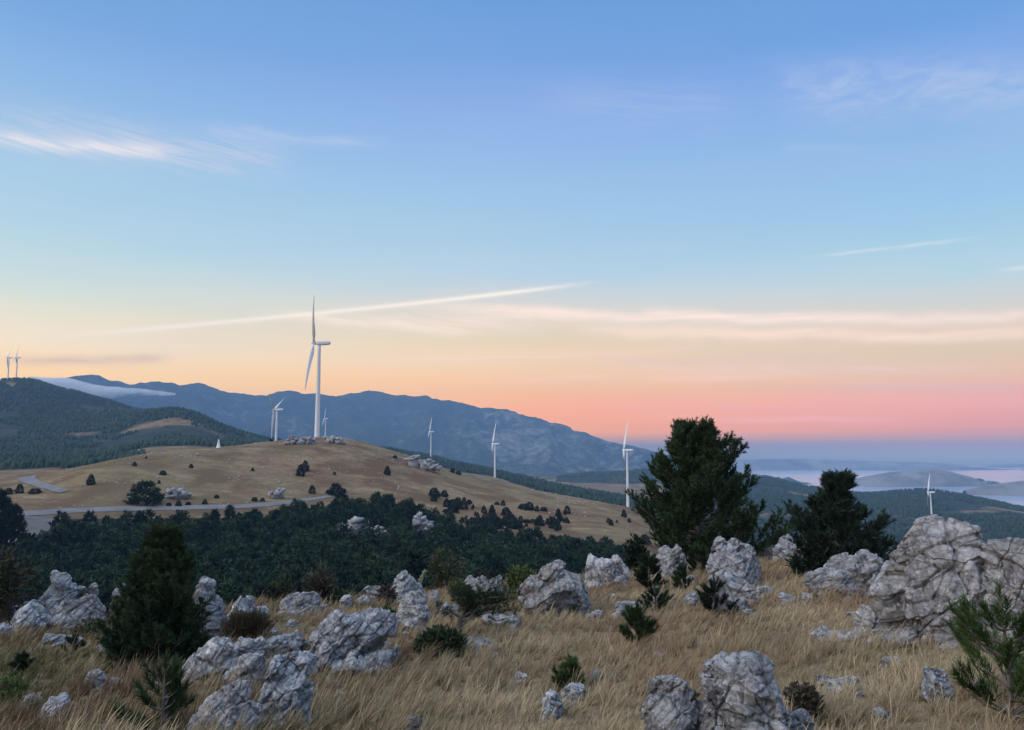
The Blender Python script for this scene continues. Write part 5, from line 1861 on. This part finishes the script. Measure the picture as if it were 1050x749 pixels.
bush(452, 672, 28, 54, 41, 'low green juniper below the bent little pine', M_SHRUB, 3200, .09, .4)
bush(18, 628, 52, 64, 42, 'dull olive brown bush at the far left above the rocks', M_FOREST_B, 3000, .16, .25, .4, twigs=40)
bush(327, 620, 36, 46, 43, 'grey brown bush on the skyline right of the broad pale rock', M_DRY, 2600, .15, .25, .4, twigs=40)
bush(345, 622, 16, 28, 44, 'low green shrub on the skyline beside the grey brown bush', M_SHRUB, 1500, .10, .5)
bush(398, 621, 20, 26, 45, 'rusty brown bush left of the flower stalk outcrop', M_DRY, 1500, .10, .4, .7)
bush(396, 641, 18, 24, 46, 'dark green bush behind the top of the stratified outcrop', M_SHRUB, 1500, .09, .45)
bush(432, 669, 12, 18, 47, 'tiny green bush right of the white upright stone', M_SHRUB, 700, .07, .5)
bush(460, 607, 44, 52, 48, 'dark brownish bush rising behind the flower stalk', M_FOREST_B, 2600, .15, .35, .3, twigs=30)
bush(536, 617, 36, 40, 49, 'olive bush between the bent pine and the cone shaped rock', M_SHRUB, 2400, .12, .5)
bush(470, 617, 22, 30, 50, 'green shrub behind the bare fork of the bent little pine', M_SHRUB, 1500, .10, .5)
bush(585, 631, 12, 18, 51, 'little leafy plant at the foot of the cone shaped rock', M_SHRUB, 500, .08, .6)
bush(785, 570, 18, 34, 52, 'dark low bush in the gap right of the big dark pine', M_PINE, 1500, .14, .4)
bush(918, 653, 18, 24, 53, 'small thorny shrub against the left foot of the biggest boulder', M_DRY, 900, .07, .4, .2)
bush(826, 742, 34, 48, 54, 'dry brown shrub tucked beside the domed boulder', M_DRY, 2400, .06, .4, .5)
bush(10, 722, 26, 30, 55, 'green weeds at the left edge above the small bluish stone', M_SHRUB, 900, .07, .3)
bush(256, 660, 26, 50, 56, 'tall rusty dry tussock beside the ragged rock pillar', M_DRY, 3000, .22, .10, .6, up=1.6, twigs=10)
bush(292, 600, 10, 24, 57, 'dark green shrub between the split rock and the broad pale rock', M_SHRUB, 1100, .12, .5)
bush(650, 586, 36, 30, 58, 'dark green bush at the left skirt of the big dark pine', M_PINE, 2600, .18, .4)
bush(90, 652, 14, 30, 59, 'olive low shrub growing over the slanting slab', M_SHRUB, 1000, .07, .4, .3)
bush(835, 592, 26, 56, 60, 'dark green ground hugging pine skirt under the second pine', M_PINE, 3000, .15, .3)
# the pale flower stalk
g = place(428, 600); s_ = math.hypot(g[0], g[1]) / F_PX
rf = np.random.default_rng(61)
tk = tag(empty('flower_stalk', g), 'pale tapering flower stalk leaning right on top of the rocks', 'plant')
hh = 27 * s_
link_mesh('stem', np_mesh('stem', *tube(np.array([[0, 0, -.1], [.10 * hh, 0, hh * .4], [.34 * hh, 0, hh]]), [.02, .016, .006], 6), M_BARK, True), tk)
M_FLOWER, _n, _b = material('pale_seed_heads'); _b.inputs['Base Color'].default_value = (.36, .38, .27, 1); _b.inputs['Roughness'].default_value = .9
u = rf.uniform(.25, 1, 260)
P = np.stack([.34 * hh * u ** 1.4, 0 * u, hh * u], 1) + rf.normal(0, 1, (260, 3)) * (.055 * hh * (1.1 - u))[:, None]
V_, F_, C_ = brush(P, rf.normal(0, 1, (260, 3)), .02, rf, 3, .07, .05)
link_mesh('seed_heads', np_mesh('seed_heads', V_, F_, M_FLOWER, False, C_), tk)
# dark pines at the left edge, between the rocks and the valley
for px, rg, top, k, lb in ((1, 318, 503, 1, 'tall dark pine cut by the left edge, before the road bend'), (17, 322, 518, 4, 'dark pine just right of the tall one at the left edge')):
    q0 = at_range(px, rg)
    o = link_mesh('pine_tree', NEAR_MESH[k], None, q0)
    H = (to_px(*q0)[1] - top) / F_PX * math.hypot(q0[0], q0[1]) * .78
    o.scale = (H / 7 * .62, H / 7 * .62, H / 7)
    tag(o, lb, 'pine tree')

# ------------------------------------------------------------------ dry grass
def mat_grass():
    m, n, b = material('dry_grass')
    att = n.n('ShaderNodeVertexColor', layer_name='cover')
    sep = n.n('ShaderNodeSeparateColor')
    n.t.links.new(att.outputs[0], sep.inputs[0])
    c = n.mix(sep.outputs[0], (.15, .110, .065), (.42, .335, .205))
    c = n.mix(n.m('MULTIPLY', sep.outputs[1], .8), c, (.19, .115, .07))
    c = n.mix(sep.outputs[2], c, (.12, .125, .055))
    n.put(b.inputs['Base Color'], c)
    b.inputs['Roughness'].default_value = .75
    b.inputs['Specular IOR Level'].default_value = .15
    return m


def grass():
    rng = np.random.default_rng(77)
    n = 430000
    px = rng.uniform(-70, 1120, n)
    u = rng.random(n)
    r = 6.3 + (44 - 6.3) * u ** 1.25
    a = np.arctan((px - PW / 2) / F_PX / math.cos(PITCH))
    # gather into tufts
    x, y = r * np.sin(a), r * np.cos(a)
    cell = .34
    gx_, gy_ = np.floor(x / cell), np.floor(y / cell)
    hx = _hash(gx_.astype(np.int64), gy_.astype(np.int64), 0 * gx_.astype(np.int64), 3) / 4294967295.0
    hy = _hash(gx_.astype(np.int64), gy_.astype(np.int64), 0 * gx_.astype(np.int64), 4) / 4294967295.0
    hs = _hash(gx_.astype(np.int64), gy_.astype(np.int64), 0 * gx_.astype(np.int64), 5) / 4294967295.0
    tx, ty = (gx_ + hx) * cell, (gy_ + hy) * cell
    pull = rng.uniform(.15, .92, n)
    x = x + (tx - x) * pull; y = y + (ty - y) * pull
    r = np.hypot(x, y)
    edge = np.interp(np.arctan2(x, y), AZ_T, C_edge[0]) + 3.5
    ok = r < edge
    for (cx, cy, ax, ay, rt, vw) in ROCKS:
        dx, dy = x - cx, y - cy
        e = ((dx * rt[0] + dy * rt[1]) / (ax * .86)) ** 2 + ((dx * vw[0] + dy * vw[1]) / (ay * .86)) ** 2
        ok &= e > 1
    x, y, r, hs = x[ok], y[ok], r[ok], hs[ok]
    p = np.stack([x, y, 0 * x], 1)
    thin = fbm(p / 1.7, 3, 91)
    full = thin > rng.uniform(-.55, .0, len(x))
    turf = ~full & (rng.random(len(x)) < .8)
    ok = full | turf
    x, y, r, hs, thin, p, turf = x[ok], y[ok], r[ok], hs[ok], thin[ok], p[ok], turf[ok]
    # short turf is spread out rather than tufted
    x = x + np.where(turf, rng.normal(0, .12, len(x)), 0); y = y + np.where(turf, rng.normal(0, .12, len(x)), 0)
    r = np.hypot(x, y)
    p = np.stack([x, y, 0 * x], 1)
    n = len(x)
    z = height(x, y)
    L = (.24 + .30 * rng.random(n)) * (.62 + .75 * hs) * (1 + .45 * np.clip(thin, -1, 1)) * np.interp(r, [6, 12, 30], [.56, .60, .60])
    wind = fbm(p / 3.2, 3, 55)
    lean = np.clip(.75 + .45 * wind + rng.normal(0, .22, n), .1, 1.5)
    da = .35 * fbm(p / 2.0, 2, 56) * 2 + rng.normal(0, .75, n)
    dx, dy = np.cos(da + .25), np.sin(da + .25)
    stem = (rng.random(n) < .05) & ~turf
    L = np.where(turf, .05 + .10 * rng.random(n), L)
    L = np.where(stem, L * 1.25 + .03, np.where(turf, 1.0, L) * np.where(turf, L, 1.0) * rng.choice([.45, .8, 1.0, 1.15], n, p=[.2, .25, .35, .2]))
    lean = np.where(stem, lean * .55, lean)
    wd = (.0042 + .00030 * r) * rng.uniform(.7, 1.4, n)
    # blade as a bending strip facing roughly the viewpoint
    vx, vy = y / r, -x / r
    sa = rng.normal(0, .7, n)
    sx_, sy_ = vx * np.cos(sa) - vy * np.sin(sa), vx * np.sin(sa) + vy * np.cos(sa)
    V = np.zeros((n, 7, 3))
    for i, t in enumerate((0, .4, .75, 1.0)):
        th = lean * t
        hor = L * (t * np.sin(th * .75 + .12))
        ver = L * (t * np.cos(th * .8)) - .04
        cx, cy, cz = x + dx * hor, y + dy * hor, z + ver
        w_ = wd * np.where(stem, (.4, .38, .95, 0)[i], (1, .85, .55, 0)[i])
        if i < 3:
            V[:, 2 * i] = np.stack([cx - sx_ * w_ / 2, cy - sy_ * w_ / 2, cz], 1)
            V[:, 2 * i + 1] = np.stack([cx + sx_ * w_ / 2, cy + sy_ * w_ / 2, cz], 1)
        else:
            V[:, 6] = np.stack([cx, cy, cz], 1)
    o = (np.arange(n) * 7)[:, None]
    q1 = np.array([0, 1, 3, 2])[None] + o; q2 = np.array([2, 3, 5, 4])[None] + o; t3 = np.array([4, 5, 6])[None] + o
    pale = np.clip(np.where(stem, .3, 0) + .50 + .42 * fbm(p / 1.1, 2, 57) * 1.6 + rng.normal(0, .22, n), 0, 1)
    red = np.clip((fbm(p / 2.6, 3, 58) * 1.9 - .05) * 1.0 + rng.normal(0, .15, n), 0, .9)
    green = np.clip((fbm(p / 3.4, 3, 59) * 2.2 - .75) + rng.normal(0, .12, n), 0, .75) + (rng.random(n) < .05) * .4
    C = np.ones((n, 7, 4))
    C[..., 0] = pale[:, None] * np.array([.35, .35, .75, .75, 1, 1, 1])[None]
    C[..., 1] = red[:, None]; C[..., 2] = green[:, None]
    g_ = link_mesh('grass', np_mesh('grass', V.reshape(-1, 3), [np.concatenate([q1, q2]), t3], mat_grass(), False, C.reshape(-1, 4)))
    tag(g_, 'dry windblown tan grass over the near slope', 'grass', kind='stuff')
    print('blades', n)


grass()
